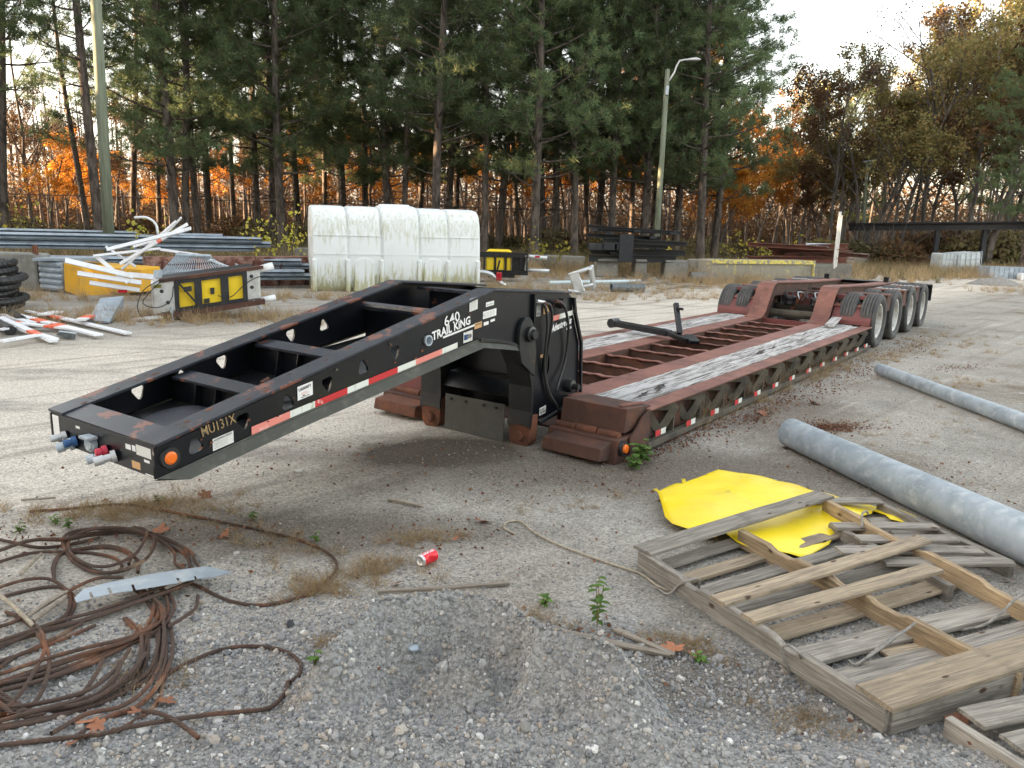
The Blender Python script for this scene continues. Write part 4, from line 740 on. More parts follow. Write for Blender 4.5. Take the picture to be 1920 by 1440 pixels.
# ---------------------------------------------------------------- foreground: pallets, pipes, sheet, rope, wire rope
def z4(x, y): return 1180 + x * .4028, 860 + y * .4028
def plank(name, a, b, wd, th, mat, par, up=(0, 0, 1), notch=(), split=0.0):      # a, b: world points of the top centre line's ends
    a, b, up = Vector(a), Vector(b), Vector(up); d = (b - a); L = d.length; d.normalize(); s = up.cross(d).normalized(); u = d.cross(s)
    n_ = max(4, int(L / .05)); ph = random.uniform(0, 99); mb = MB(); V = []; bow = random.uniform(-.004, .004)
    for i in range(n_ + 1):
        t = i / n_; x = L * t; e = mnoise.noise((x * 6, ph, 0)) * .003; e2 = mnoise.noise((x * 6, ph, 5)) * .003; z0 = bow * math.sin(t * math.pi); dz = 0
        for n0, n1, dd in notch:
            if n0 <= t <= n1: dz = -dd
        h0, h1 = -wd / 2 + e, wd / 2 + e2; jag = split * mnoise.noise((ph, i, 1)) if i == n_ else 0
        c_ = min(.004, th * .2)
        V += [(x + jag, h0, z0 - th), (x, h0, z0 - c_ + dz), (x + jag * .5, h0 + c_, z0 + dz), (x - jag, h1 - c_, z0 + dz), (x, h1, z0 - c_ + dz), (x - jag, h1, z0 - th)]
    F = [(i * 6 + j, i * 6 + (j + 1) % 6, i * 6 + 6 + (j + 1) % 6, i * 6 + 6 + j) for i in range(n_) for j in range(6)] + [tuple(range(6)), tuple(n_ * 6 + j for j in range(6))]
    mb.add(V, F); o = mb.build(name, mat, par); org = par.location if par else Vector((0, 0, 0))
    mt = Matrix(((d.x, s.x, u.x), (d.y, s.y, u.y), (d.z, s.z, u.z))).to_4x4(); mt.translation = a - org; o.matrix_local = mt; return o
pal = empty('pallet', at(*z4(600, 650), 0)); tag(pal, 'large broken wooden pallet with missing top boards lying over the yellow sheet', 'pallet')
def PP(xy0, z0, xy1, z1): return at(*z4(*xy0), z0), at(*z4(*xy1), z1)
def pb(name, xy0, z0, xy1, z1, wd, th, mat, par=pal, ext=(0, 0), **k):
    a, b = PP(xy0, z0, xy1, z1); d = (b - a).normalized(); return plank(name, a - d * ext[0], b + d * ext[1], wd, th, M[mat], par, **k)
pb('stringer', (55, 425), .12, (1212, 1158), .12, .038, .092, 'palletgrey', notch=((.24, .31, .022), (.36, .365, .01), (.64, .72, .022)))
pb('stringer', (520, 330), .12, (1822, 1003), .12, .038, .092, 'palletnew', notch=((.16, .27, .018), (.44, .49, .015), (.56, .68, .018)))
pb('stringer', (915, 188), .14, (1828, 655), .13, .038, .092, 'palletnew', ext=(0, .45), notch=((.19, .42, .018), (.62, .9, .018)))
for a in (((60, 422), .137, (912, 160), .155, .125, 'palletgrey'), ((412, 655), .137, (1372, 366), .150, .088, 'palletwood'), ((555, 738), .137, (1425, 500), .145, .088, 'palletwood'), ((1140, 1105), .138, (1850, 885), .138, .155, 'palletwood')):
    pb('top_board', a[0], a[1], a[2], a[3], a[4], .017, a[5], ext=(0, .35) if a[4] > .15 else (0, 0), split=.05 if a[0][0] in (412, 555) else .004)
for a in (((150, 492), (930, 250), .085, 'palletgrey'), ((235, 560), (1065, 312), .085, 'palletwood'), ((335, 615), (1175, 372), .085, 'palletgrey'), ((470, 695), (1345, 462), .085, 'palletgrey'), ((655, 812), (1560, 548), .10, 'palletwood'), ((800, 920), (1837, 665), .12, 'palletgrey'), ((1010, 1015), (1837, 790), .11, 'palletgrey')):
    pb('bottom_board', a[0], .042, a[1], .05, a[2], .016, a[3], ext=(0.02, .06))
a, b = PP((1225, 1160), .118, (1828, 985), .118); plank('end_board', a, b + (b - a) * .0, .016, .10, M['palletgrey'], pal)
for xy in ((600, 378), (1035, 635)):
    q = at(*z4(*xy), .075); kn_ = MB().lathe([(0, 0), (.012, 0), (.012, .004), (0, .004)], 10, (0, 0, 0)); 
p2 = empty('pallet', at(*z4(1450, 420), 0)); tag(p2, 'grey weathered pallet beside the large pipe, half under the broken pallet', 'pallet')
for y0, (x0, x1) in zip((183, 300, 358, 412, 463), ((990, 1168), (1150, 1428), (1270, 1518), (1190, 1630), (1400, 1772))):
    a, b = at(*z4(x0, y0 + 8), .10), at(*z4(x1, y0 + 8), .10); plank('top_board', a - (b - a).normalized() * .25, b, .085, .016, M['palletgrey'], p2)
a, b = at(*z4(1165, 200), .083), at(*z4(1785, 478), .083); plank('stringer', a, b, .038, .085, M['palletgrey'], p2)
a, b = at(*z4(940, 300), .083), at(*z4(1500, 590), .083); plank('stringer', a, b, .038, .085, M['palletgrey'], p2)
for k in range(5): a, b = at(*z4(1000 + 110 * k, 240 + 58 * k), .0), at(*z4(1180 + 140 * k, 235 + 66 * k), .0); plank('bottom_board', a + Vector((0, 0, .02)), b + Vector((0, 0, .02)), .085, .014, M['palletgrey'], p2)
p3 = empty('pallet', at(*z4(1750, 1330), 0)); tag(p3, 'pallet corner under the near edge of the broken pallet at the bottom right', 'pallet')
pb('stringer', (1488, 1200), .088, (1830, 1420), .088, .038, .085, 'palletgrey', p3, ext=(0, .4)); pb('top_board', (1590, 1200), .10, (1850, 1150), .10, .11, .016, 'palletgrey', p3, ext=(0, .3)); pb('top_board', (1780, 1318), .10, (1900, 1290), .10, .09, .016, 'palletgrey', p3, ext=(0, .3))
pb('bottom_board', (1600, 1290), .02, (1837, 1235), .02, .1, .016, 'palletgrey', p3, ext=(0, .3)); pb('stringer', (1960, 1100), .088, (2200, 1300), .088, .038, .085, 'palletgrey', p3)
o = plank('plank_piece', at(*z4(1640, 1385), .02), at(*z4(1800, 1470), .02), .05, .012, M['deckwood'], None, split=.06); tag(o, 'small split piece of pale wood at the lower right corner', 'wood piece')
o = plank('plank_piece', at(*z4(1190, 905), .03), at(*z4(1430, 868), .03), .075, .012, M['palletwood'], None, split=.02); tag(o, 'short board lying on the ground inside the broken pallet', 'board')
# ropes
def rope(name, pts, r, mat, label, step=.012, twist=210, lobes=3, n=9, par=None):
    P = smoothpath(pts, step); V = []; 
    L = 0; frames = []
    for i, p_ in enumerate(P):
        d = (P[min(i+1, len(P)-1)] - P[max(i-1, 0)]).normalized(); a = d.cross(Vector((0, 0, 1)));
        if a.length < .01: a = Vector((1, 0, 0))
        a.normalize(); b_ = a.cross(d)
        if i: L += (p_ - P[i-1]).length
        for k in range(n):
            t = 2 * math.pi * k / n; rr = r * (1 + .22 * math.cos(lobes * t + L * twist)); V.append(p_ + (a * math.cos(t) + b_ * math.sin(t)) * rr)
    F = [(i*n+k, i*n+(k+1)%n, (i+1)*n+(k+1)%n, (i+1)*n+k) for i in range(len(P)-1) for k in range(n)] + [tuple(range(n)), tuple((len(P)-1)*n+k for k in range(n))]
    return V, F
def GP(x, y, z=0.01): q = at(x, y, 0); q.z = hg(q.x, q.y) + z; return q
def stranded(pts, Rr, ns=5, twist=63, step=.008):
    P = smoothpath(pts, step); L = 0; fr = []
    for i, p_ in enumerate(P):
        d = (P[min(i+1, len(P)-1)] - P[max(i-1, 0)]).normalized(); a = d.cross(Vector((0, 0, 1)))
        if a.length < .01: a = Vector((1, 0, 0))
        a.normalize(); b_ = a.cross(d)
        if i: L += (p_ - P[i-1]).length
        fr.append((p_, a, b_, L))
    V = []; F = []; rs = Rr * .42; n = 6
    for s_ in range(ns):
        base = len(V)
        for p_, a, b_, L in fr:
            t = 2 * math.pi * s_ / ns + L * twist; e = a * math.cos(t) + b_ * math.sin(t); c = p_ + e * Rr * .60
            for k in range(n): q = 2 * math.pi * k / n; V.append(c + (a * math.cos(q) + b_ * math.sin(q)) * rs)
        F += [(base+i*n+k, base+i*n+(k+1)%n, base+(i+1)*n+(k+1)%n, base+(i+1)*n+k) for i in range(len(fr)-1) for k in range(n)]
    return V, F
def addrope(name, paths, r, mat, label, cat, **k):
    mb = MB()
    for pts in paths: mb.add(*rope(name, pts, r, mat, label, **k))
    o = mb.build(name, M[mat], None, smooth=True); tag(o, label, cat); return o
addrope('rope', [[GP(965, 1012, .006), GP(945, 1000, .006), GP(950, 990, .006), GP(975, 990), GP(1000, 1010), GP(1040, 1032), GP(1090, 1050), GP(1150, 1068), GP(1200, 1082), GP(1235, 1105), GP(1262, 1112)]], .006, 'rope', 'thin pale rope snaking over the gravel to the broken pallet', 'rope')
def zz4(x, y, z): return at(*z4(x, y), z)
for pts_, lb in (([zz4(10, 575, .01), zz4(120, 600, .01), zz4(180, 630, .02), zz4(230, 590, .08), zz4(270, 570, .145), zz4(320, 560, .15), zz4(325, 600, .06)], 'grey rope looped over the far left corner of the broken pallet'), ([zz4(700, 960, .02), zz4(745, 1000, .01), zz4(720, 930, .08), zz4(708, 880, .13), zz4(740, 868, .15), zz4(790, 905, .14), zz4(800, 930, .1)], 'grey rope loop hanging from the near side stringer of the broken pallet'),
    ([zz4(1330, 765, .14), zz4(1270, 810, .12), zz4(1200, 850, .10), zz4(1130, 905, .07), zz4(1080, 950, .05), zz4(1030, 975, .03), zz4(1025, 940, .06), zz4(1050, 960, .05), zz4(1110, 925, .075), zz4(1190, 868, .10), zz4(1280, 800, .12)], 'twisted grey rope tied to the middle stringer of the broken pallet'), ([zz4(1085, 325, .1), zz4(1083, 260, .155), zz4(1105, 245, .15), zz4(1112, 262, .13)], 'short grey rope tied round the far stringer near the yellow sheet'),
    ([zz4(1480, 790, .02), zz4(1560, 795, .03), zz4(1660, 770, .06), zz4(1740, 710, .10), zz4(1800, 650, .14), zz4(1860, 620, .15), zz4(1950, 640, .1)], 'grey rope curving through the pallet to the right edge of the picture')):
    addrope('rope', [pts_], .0058, 'ropegrey', lb, 'rope')
def z5(x, y): return x * .375, 900 + y * .375
CP = [[(150, 165), (350, 150), (600, 130), (750, 150), (950, 185), (1150, 225), (1350, 270), (1500, 310), (1620, 360), (1680, 420), (1670, 480), (1560, 570), (1450, 605), (1300, 630), (1170, 615), (1080, 585), (1000, 545), (930, 520)],
[(-60, 420), (150, 350), (330, 325), (450, 285), (600, 265), (720, 275), (780, 320), (770, 390), (720, 450), (600, 490), (480, 480), (380, 430), (330, 370), (340, 320), (420, 290), (560, 280), (700, 285), (850, 320), (930, 370), (950, 440), (980, 500), (970, 550), (900, 590), (700, 650), (450, 720), (250, 770), (-60, 870)],
[(-60, 460), (150, 390), (300, 370), (450, 370), (570, 400), (610, 450), (590, 490)], [(-60, 300), (60, 320), (200, 345), (350, 330), (500, 300)], [(-60, 615), (150, 560), (280, 545), (350, 570), (375, 620), (340, 700), (250, 750), (100, 800), (-60, 850)],
[(80, 690), (160, 760), (210, 840), (250, 930), (240, 1020), (190, 1120), (100, 1200), (-60, 1320)], [(-60, 1070), (200, 990), (400, 930), (600, 850), (750, 760), (790, 700), (780, 640), (740, 590), (650, 550)], [(-60, 1100), (200, 1030), (450, 930), (650, 820), (800, 760), (870, 660), (850, 600), (780, 540)],
[(-60, 1330), (150, 1280), (350, 1200), (520, 1120), (650, 1060), (760, 980), (790, 860), (780, 750)], [(-60, 1090), (80, 1160), (200, 1205), (350, 1180), (500, 1120), (580, 1040), (600, 960)], [(-60, 1440), (250, 1400), (500, 1380), (650, 1350), (850, 1320), (1060, 1265), (1200, 1230), (1350, 1190), (1430, 1120), (1440, 1050)],
[(380, 1390), (550, 1240), (700, 1150), (790, 1040), (830, 900), (820, 760), (790, 660)], [(600, 1350), (700, 1240), (790, 1120), (830, 990), (950, 920), (1100, 860), (1250, 840), (1400, 865), (1490, 930), (1500, 1000), (1450, 1050)], [(720, 1240), (820, 1300), (920, 1370), (1000, 1420)], [(840, 770), (920, 720), (980, 660), (990, 590)],
[(-60, 1010), (80, 900), (180, 860), (330, 800), (480, 740)], [(620, 1060), (700, 990), (740, 860), (720, 780), (630, 700)], [(-60, 1180), (120, 1190), (300, 1200), (480, 1150), (640, 1030), (730, 900)], [(-60, 760), (60, 740), (200, 680), (330, 600), (480, 520), (620, 500)], [(-60, 1060), (150, 1010), (350, 960), (560, 870), (700, 800), (800, 720)], [(270, 500), (265, 440), (300, 380), (420, 350), (560, 345), (680, 400), (690, 470)], [(850, 560), (900, 500), (950, 450), (920, 380), (820, 330), (700, 300)]]
paths = []
for i, pth in enumerate(CP):
    q = []
    for j, (x, y) in enumerate(pth): q.append(GP(*z5(x, y), .009 + .012 * ((i * 7) % 4) * (.5 + .5 * math.sin(j * .9 + i)) + (.006 if i in (1, 6, 7) else 0)))
    paths.append(q)
    if i in (1, 6, 7, 8, 9, 11, 16): paths.append([v + Vector((.022 * math.sin(j * .7 + i), .020 * math.cos(j * .5 + i * 2), .008 * math.sin(j + i))) for j, v in enumerate(q)])
    if i in (1, 4, 6, 8, 9, 11, 20): paths.append([v + Vector((.05 * math.sin(j * .5 + i) - .02, .045 * math.cos(j * .4 + i * 3), .012 + .008 * math.sin(j * 1.3))) for j, v in enumerate(q)])
    if i in (5, 7, 8, 15, 17): paths.append([v + Vector((-.05 + .02 * math.sin(j * .9), .05 * math.cos(j * .6 + i), .004)) for j, v in enumerate(q)])
mb = MB()
for pts_ in paths: mb.add(*stranded(pts_, .0080))
o = mb.build('wire_rope', M['cable'], None, smooth=True); tag(o, 'tangled coil of rusty steel wire rope on the gravel', 'wire rope')
# the paler end of another rope
addrope('rope_end', [[GP(*z5(-60, 580), .04), GP(*z5(40, 650), .04), GP(*z5(110, 710), .035), GP(*z5(170, 765), .03)]], .009, 'rope', 'pale frayed rope end crossing the rusty wire rope at the left edge', 'rope', step=.011, twist=150)
for a, b, s_ in (((110, 500), (210, 405), .012), ((140, 720), (340, 600), .011), ((170, 740), (330, 640), .012)):
    o = MB().tube([GP(*z5(*a), .03), (GP(*z5(*a), .03) + GP(*z5(*b), .04)) / 2 + Vector((0, .01, .008)), GP(*z5(*b), .04)], [s_ * .8, s_, s_ * .6], 7).build('stick', M['stick']); tag(o, {110: 'short pale stick in the upper left of the wire coil', 140: 'longer pale stick lying over the wire coil', 170: 'second pale stick beside the longer one in the wire coil'}[a[0]], 'stick')
# notched metal strip on the coil
cu = [(372, 588), (418, 545), (540, 512), (800, 462), (1030, 430), (1165, 462), (1060, 486), (985, 492), (978, 478), (968, 480), (975, 496), (905, 508), (893, 488), (880, 490), (892, 512), (790, 530), (680, 548), (668, 520), (655, 522), (665, 552), (600, 560), (562, 566), (550, 538), (536, 540), (548, 570), (470, 586), (458, 560), (445, 562), (452, 592), (382, 612)]
pl = [at(*z5(x, y), .085) for x, y in cu]; n_ = len(pl); mb = MB(); mb.add([p_ for p_ in pl] + [p_ - Vector((0, 0, .003)) for p_ in pl], [tuple(range(n_)), tuple(range(2*n_-1, n_-1, -1))] + [(i, (i+1)%n_, (i+1)%n_+n_, i+n_) for i in range(n_)])
o = mb.build('metal_strip', M['galv']); tag(o, 'flat galvanized metal strip with slots along one edge lying on the wire coil', 'metal strip')
# galvanised pipes
def pipe(name, a, b, r0, r1, label, mat='galv', seam=True, thick=.006):
    a, b = Vector(a), Vector(b); e = empty(name, a); tag(e, label, 'pipe'); d = (b - a).normalized(); L = (b - a).length; qt = d.to_track_quat('Z', 'Y').to_matrix().to_4x4()
    MB().lathe([(r0 - thick, .0), (r0, .0), (r0 + (r1-r0)*.5, L * .5), (r1, L), (r1 - thick, L), (r0 - thick, 0)], 40, ax='z').build('pipe_wall', M[mat], e, smooth=True, M=qt)
    if seam: MB().lathe([(r0 + (r1-r0)*.42 + .001, L * .42), (r0 + (r1-r0)*.42 + .006, L * .4205), (r0 + (r1-r0)*.42 + .006, L * .4225), (r0+(r1-r0)*.42 + .001, L * .423)], 40, ax='z').build('seam_band', M[mat], e, smooth=True, M=qt)
    MB().lathe([(0, .02), (r0 - thick - .001, .02)], 30, ax='z').build('end_plate', M[mat], e, M=qt); return e
A0, A1 = at(1474, 838, 0), at(1925, 1068, 0)
dA = (A1 - A0).normalized(); pipe('steel_pipe', A0 + Vector((.03, .02, .115)), A0 + dA * 6.5 + Vector((.10, .12, .145)), .115, .150, 'thick galvanized steel pole lying beside the pallets')
B0, B1 = at(1650, 704, 0), at(1925, 812, 0); dB = (B1 - B0).normalized()
pipe('steel_pipe', B0 + Vector((.0, .03, .075)), B0 + dB * 8 + Vector((0, .05, .10)), .068, .098, 'thinner galvanized pole lying farther back at the right edge', seam=False)
# yellow sheet
OL = [(108, 150), (132, 165), (150, 215), (165, 270), (200, 300), (290, 332), (400, 372), (440, 350), (500, 395), (560, 420), (640, 428), (740, 440), (800, 456), (850, 432), (930, 385), (1010, 290), (1130, 250), (1135, 232), (1180, 245), (1215, 275), (1300, 290), (1385, 292), (1330, 255), (1250, 222), (1160, 212), (1000, 180), (850, 145), (690, 110), (500, 72), (415, 52), (350, 70), (262, 100), (262, 84), (243, 84), (247, 108), (190, 128), (140, 158), (125, 148)]
ol = [at(*z4(x, y), .05).to_2d() for x, y in OL]; pts = list(ol); lo = Vector((min(q.x for q in ol), min(q.y for q in ol))); hi = Vector((max(q.x for q in ol), max(q.y for q in ol)))
x = lo.x
while x < hi.x:
    y = lo.y
    while y < hi.y: pts.append(Vector((x + random.uniform(-.012, .012), y + random.uniform(-.012, .012)))); y += .05
    x += .05
vs, _, fs, _, _, _ = delaunay_2d_cdt(pts, [], [list(range(len(ol)))], 2, 1e-4)
cx, cy = 1.5, 4.5; V = []
for q in vs:
    dl = min((q - o_).length for o_ in ol); z = .045 + .035 * (1 - math.exp(-dl / .25)) + .014 * math.sin(q.x * 7 + q.y * 3) +   .004 * abs(math.sin(q.x * 5.2 - q.y * 7 + 1)) + .004 * mnoise.noise((q.x * 9, q.y * 9, 0)) - .03 * max(0, (q.x - 1.2)) * max(0, 4.2 - q.y); V.append((q.x, q.y, max(z, .012)))
mb = MB().add(V, [tuple(f) for f in fs]); o = mb.build('plastic_sheet', M['sheet'], smooth=True); s_ = o.modifiers.new('thick', 'SOLIDIFY'); s_.thickness = .003; tag(o, 'bright yellow bent plastic sheet lying under the broken pallet', 'plastic sheet')
# can
ca = empty('drink_can', GP(802, 1066, .0)); tag(ca, 'crushed red drink can with white lettering lying on the gravel', 'can')
cm_ = Matrix.Translation((0, 0, .031)) @ Matrix.Rotation(R(-38), 4, 'Z') @ Matrix.Rotation(R(90), 4, 'X') @ Matrix.Translation((0, 0, -.055))
def canr(z, t): return .0315 - .008 * max(0, math.sin((z - .03) * 55)) * max(0, math.sin(t * 2 + 1.4))
cb = MB(); n_ = 28; zs = [.012 + .008 * k for k in range(12)]; cb.add([(canr(z, 2*math.pi*k/n_) * math.cos(2*math.pi*k/n_), canr(z, 2*math.pi*k/n_) * math.sin(2*math.pi*k/n_), z) for z in zs for k in range(n_)], [(i*n_+k, i*n_+(k+1)%n_, (i+1)*n_+(k+1)%n_, (i+1)*n_+k) for i in range(11) for k in range(n_)])
E1 = cb.build('can_body', M['canred'], ca, smooth=True, M=cm_)
MB().lathe([(.0315, .10), (.027, .108), (.025, .112), (.023, .108), (0, .106)], 28, ax='z').build('can_base', M['canalu'], ca, smooth=True, M=cm_); MB().lathe([(.0315, .012), (.026, .002), (.0, .004)], 28, ax='z').build('can_top', M['canalu'], ca, smooth=True, M=cm_)
def wraptext(body, lo_t, hi_t, z0, z1, rr, mat, par, Mx):
    cu = bpy.data.curves.new('t', 'FONT'); cu.body = body; cu.offset = .02; cu.shear = .3; m_ = curve_mesh(cu); b = bmesh.new(); b.from_mesh(m_); bmesh.ops.subdivide_edges(b, edges=b.edges, cuts=1); b.to_mesh(m_); b.free(); co = np.array([v.co[:] for v in m_.vertices]); lo_, hi_ = co.min(0), co.max(0)
    for v in m_.vertices:
        s = (v.co.x - lo_[0]) / (hi_[0] - lo_[0]); t = (v.co.y - lo_[1]) / (hi_[1] - lo_[1]); z = z0 + (z1 - z0) * s; th = lo_t + (hi_t - lo_t) * t; r__ = canr(z, th) + .0006; v.co = (r__ * math.cos(th), r__ * math.sin(th), z)
    m_.transform(Mx); m_.materials.clear(); m_.materials.append(M[mat]); link(bpy.data.objects.new('lettering', m_), par)
for th in (1.15, 2.6): wraptext('Coca-Cola', th, th + .85, .098, .02, 0, 'letter', E1, cm_)
# wood sticks and litter on the ground
o = plank('wood_strip', GP(708, 1124, .02), GP(955, 1110, .022), .022, .014, M['stick'], None, split=.03); tag(o, 'narrow pale wooden strip lying in front of the red can', 'wood strip')
for a, b, wd, lb in (((1040, 1200), (1255, 1246), .03, 'grey split branch lying beside the green weed'), ((1150, 1203), (1262, 1246), .025, 'thinner grey sliver beside the split branch'), ((730, 945), (790, 962), .03, 'short brown wood scrap in front of the black gooseneck'), ((40, 942), (105, 938), .006, 'thin dry twig on the gravel under the gooseneck nose')):
    o = plank('branch', GP(*a, .02), GP(*b, .022), wd, .012, M['stick'], None, split=.04); tag(o, lb, 'branch')
for (x, y, s_, lb) in ((272, 1398, .028, 'pale flat stone beside the lowest wire rope'), (410, 1373 - 0, .022, 'small pale stone right of the wire rope'), (443, 1040 + 0, .016, 'white pebble near the wire loop'), (560, 886, .028, 'white stone on the gravel under the gooseneck'), (545, 1175, .022, 'dark flat stone right of the wire coil'), (790, 1148, .03, 'crumbly pale lump left of the gravel pile'), (775, 1285, .026, 'blue grey stone on the left of the gravel pile'), (958, 1233, .02, 'white angular stone on top of the gravel pile'), (985, 1415, .022, 'grey stone in the bottom middle of the picture'), (900, 1425, .018, 'white stone near the bottom edge')):
    b = bmesh.new(); bmesh.ops.create_icosphere(b, subdivisions=2, radius=1)
    for v in b.verts: v.co *= 1 + .28 * mnoise.noise(v.co * 1.3 + Vector((x, y, 0)))
    bmesh.ops.scale(b, vec=(s_, s_ * .8, s_ * .5), verts=b.verts); me = bpy.data.meshes.new('stone'); b.to_mesh(me); b.free(); o = link(bpy.data.objects.new('stone', me), None, M['ink'] if 'dark' in lb else M['galvblue'] if 'blue' in lb else M['concrete'] if 'grey' in lb or 'crumbly' in lb else M['rock']); o.location = GP(x, y, s_ * .3); o.rotation_euler = (random.uniform(-.4, .4), .2, x); tag(o, lb, 'stone')
def leaf_mesh(r):
    pts = []
    for k in range(26):
        a = 2 * math.pi * k / 26; lob = abs(math.cos(2.5 * a)) ** .8; pts.append(((.45 + .55 * lob) * math.cos(a) * (1 + r.uniform(-.1, .1)), (.45 + .55 * lob) * math.sin(a) * (1 + r.uniform(-.1, .1))))
    q1, q2 = r.uniform(-1, 1), r.uniform(.15, .6); V = [(0, 0, 0)]
    for x, y in pts: V.append((x * .5, y * .5, .5 * .32 * (x * math.cos(q1) + y * math.sin(q1)) ** 2 * q2 * 2 + .02 * r.uniform(-1, 1)))
    return MB().add(V, [(0, k + 1, (k + 1) % 26 + 1) for k in range(26)])
lp = [leaf_mesh(random.Random(i)).build('fallen_leaf', M['leafbrown'], smooth=False) for i in range(5)]; lmesh = [o.data for o in lp]
for o in lp: bpy.data.objects.remove(o)
LS = [(905, 990, .10, 'curled brown leaf beside the end of the pale rope'), (1262, 1232, .11, 'large tan leaf resting on the grey split branch'), (1300, 1243, .07, 'orange leaf right of the large tan leaf'), (260, 1350, .07, 'orange leaf between the lower wire ropes'), (170, 1385, .09, 'upright tan leaf among the lower wire ropes'), (185, 1398, .06, 'small orange leaf under the tan leaf'), (312, 1323, .07, 'reddish leaf inside the lower wire loop'), (735, 1200, .05, 'orange leaf left of the gravel pile'), (763, 1195, .06, 'rust brown leaf left of the gravel pile top'), (743, 1110, .06, 'orange leaf behind the pale wooden strip'), (853, 1024, .04, 'small orange leaf upright in the dry grass'), (385, 933, .09, 'orange brown leaf at the far side of the wire coil'), (300, 1000, .10, 'brown leaf inside the upper wire loop'), (420, 1008, .08, 'reddish brown leaf right of the upper wire loop'), (200, 942, .06, 'tan leaf in the dry grass behind the wire coil'), (1795, 1360, .10, 'tan leaf hanging at the corner of the lowest pallet'), (1822, 930, .09, 'brown leaf beyond the thick steel pole'), (1430, 778, .09, 'tan leaf beside the tip of the thick steel pole'), (1527, 758, .14, 'big pale brown leaf near the trailer side'), (1475, 842, .08, 'curled leaf under the tip of the thick pole'), (1428, 690 + 85, .07, 'folded leaf among the litter by the trailer'), (694, 846, .05, 'orange leaf in front of the gooseneck leg'), (1890, 1092, .06, 'brown leaf beside the grey pallet'), (10, 1370, .08, 'tan leaf at the left edge on the wire rope'), (150, 1431, .08, 'orange leaf under the lowest wire rope'), (335, 1065, .07, 'mauve dry leaf right of the metal strip')]
for i, (x, y, s_, lb) in enumerate(LS):
    o = link(bpy.data.objects.new('fallen_leaf', lmesh[i % 5])); o.location = GP(x, y, .015); o.scale = (s_,) * 3; o.rotation_euler = (random.uniform(-.5, .5), random.uniform(-.5, .5), i * 1.7); tag(o, lb, 'fallen leaf', 'larger fallen leaves on the gravel')
# small litter, dry grass, weeds
def litter(name, spots, mat, lo_, hi_, zr=.02):
    f = NB(); r = np.random.default_rng(len(spots) + 3)
    for cx, cy, sx, sy, ang, n_ in spots:
        u = r.normal(0, 1, (n_, 2)) * [sx, sy]; x = cx + u[:, 0] * math.cos(ang) - u[:, 1] * math.sin(ang); y = cy + u[:, 0] * math.sin(ang) + u[:, 1] * math.cos(ang)
        f.add(*leaves(np.stack([x, y, hgt(x, y) + r.uniform(.004, zr, n_)], -1), r.uniform(lo_, hi_, n_), r, .75))
    o = link(bpy.data.objects.new(name, f.mesh(name, M[mat], False))); o['kind'] = 'stuff'; return o
def gp2(x, y): q = at(x, y, 0); return q.x, q.y
litter('leaf_litter', [(*gp2(1290, 815), .55, .10, R(53), 900), (*gp2(1450, 760), .9, .12, R(53), 900), (*gp2(1600, 700), 1.2, .14, R(53), 800), (*gp2(1560, 800), .25, .10, .2, 500), (*gp2(1700, 650), .8, .2, R(53), 500), (*gp2(1100, 920), .6, .15, 0, 120), (*gp2(230, 1010), .5, .12, .2, 220), (*gp2(850, 1010), .25, .12, .2, 120), (*gp2(1100, 1210), .3, .06, -.2, 60), (*gp2(600, 870), .6, .3, .2, 110), (*gp2(1700, 900), .6, .35, .3, 130), (.5, 4.2, 1.5, .8, 0, 110), (-1, 3.6, 1.2, .6, 0, 70), (-.2, 2.6, 1.4, .5, 0, 34)], 'litter', .008, .030)
litter('bark_crumbs', [(*gp2(1560, 805), .14, .06, .2, 700), (*gp2(1420, 785), .2, .06, R(53), 300), (*gp2(1800, 690), .3, .1, .4, 300)], 'litter', .008, .022, .03)
def tufts(name, spots, mat, hgt_=.12, wdt=.0026, kind='stuff', seed=3, lay=.6):
    f = NB(); r = np.random.default_rng(seed)
    for cx, cy, sx, sy, ang, n_, hs in spots:
        k = max(1, n_ // 26); u = r.normal(0, 1, (k, 2)) * [sx, sy]; x = cx + u[:, 0] * math.cos(ang) - u[:, 1] * math.sin(ang); y = cy + u[:, 0] * math.sin(ang) + u[:, 1] * math.cos(ang)
        x = np.repeat(x, 26) + r.normal(0, .025 * hs ** .5, k * 26); y = np.repeat(y, 26) + r.normal(0, .025 * hs ** .5, k * 26); d = r.normal(0, 1, (k * 26, 3)) * [lay, lay, .25]; d[:, 2] = np.abs(d[:, 2]) + (1 - lay) * .9; d /= np.linalg.norm(d, axis=1)[:, None]
        f.add(*blades(np.stack([x, y, hgt(x, y)], -1), d, r.uniform(.4, 1.2, k * 26) * hgt_ * hs, np.full(k * 26, wdt) * hs ** .5, r))
    o = link(bpy.data.objects.new(name, f.mesh(name, M[mat], False))); o['kind'] = kind; return o
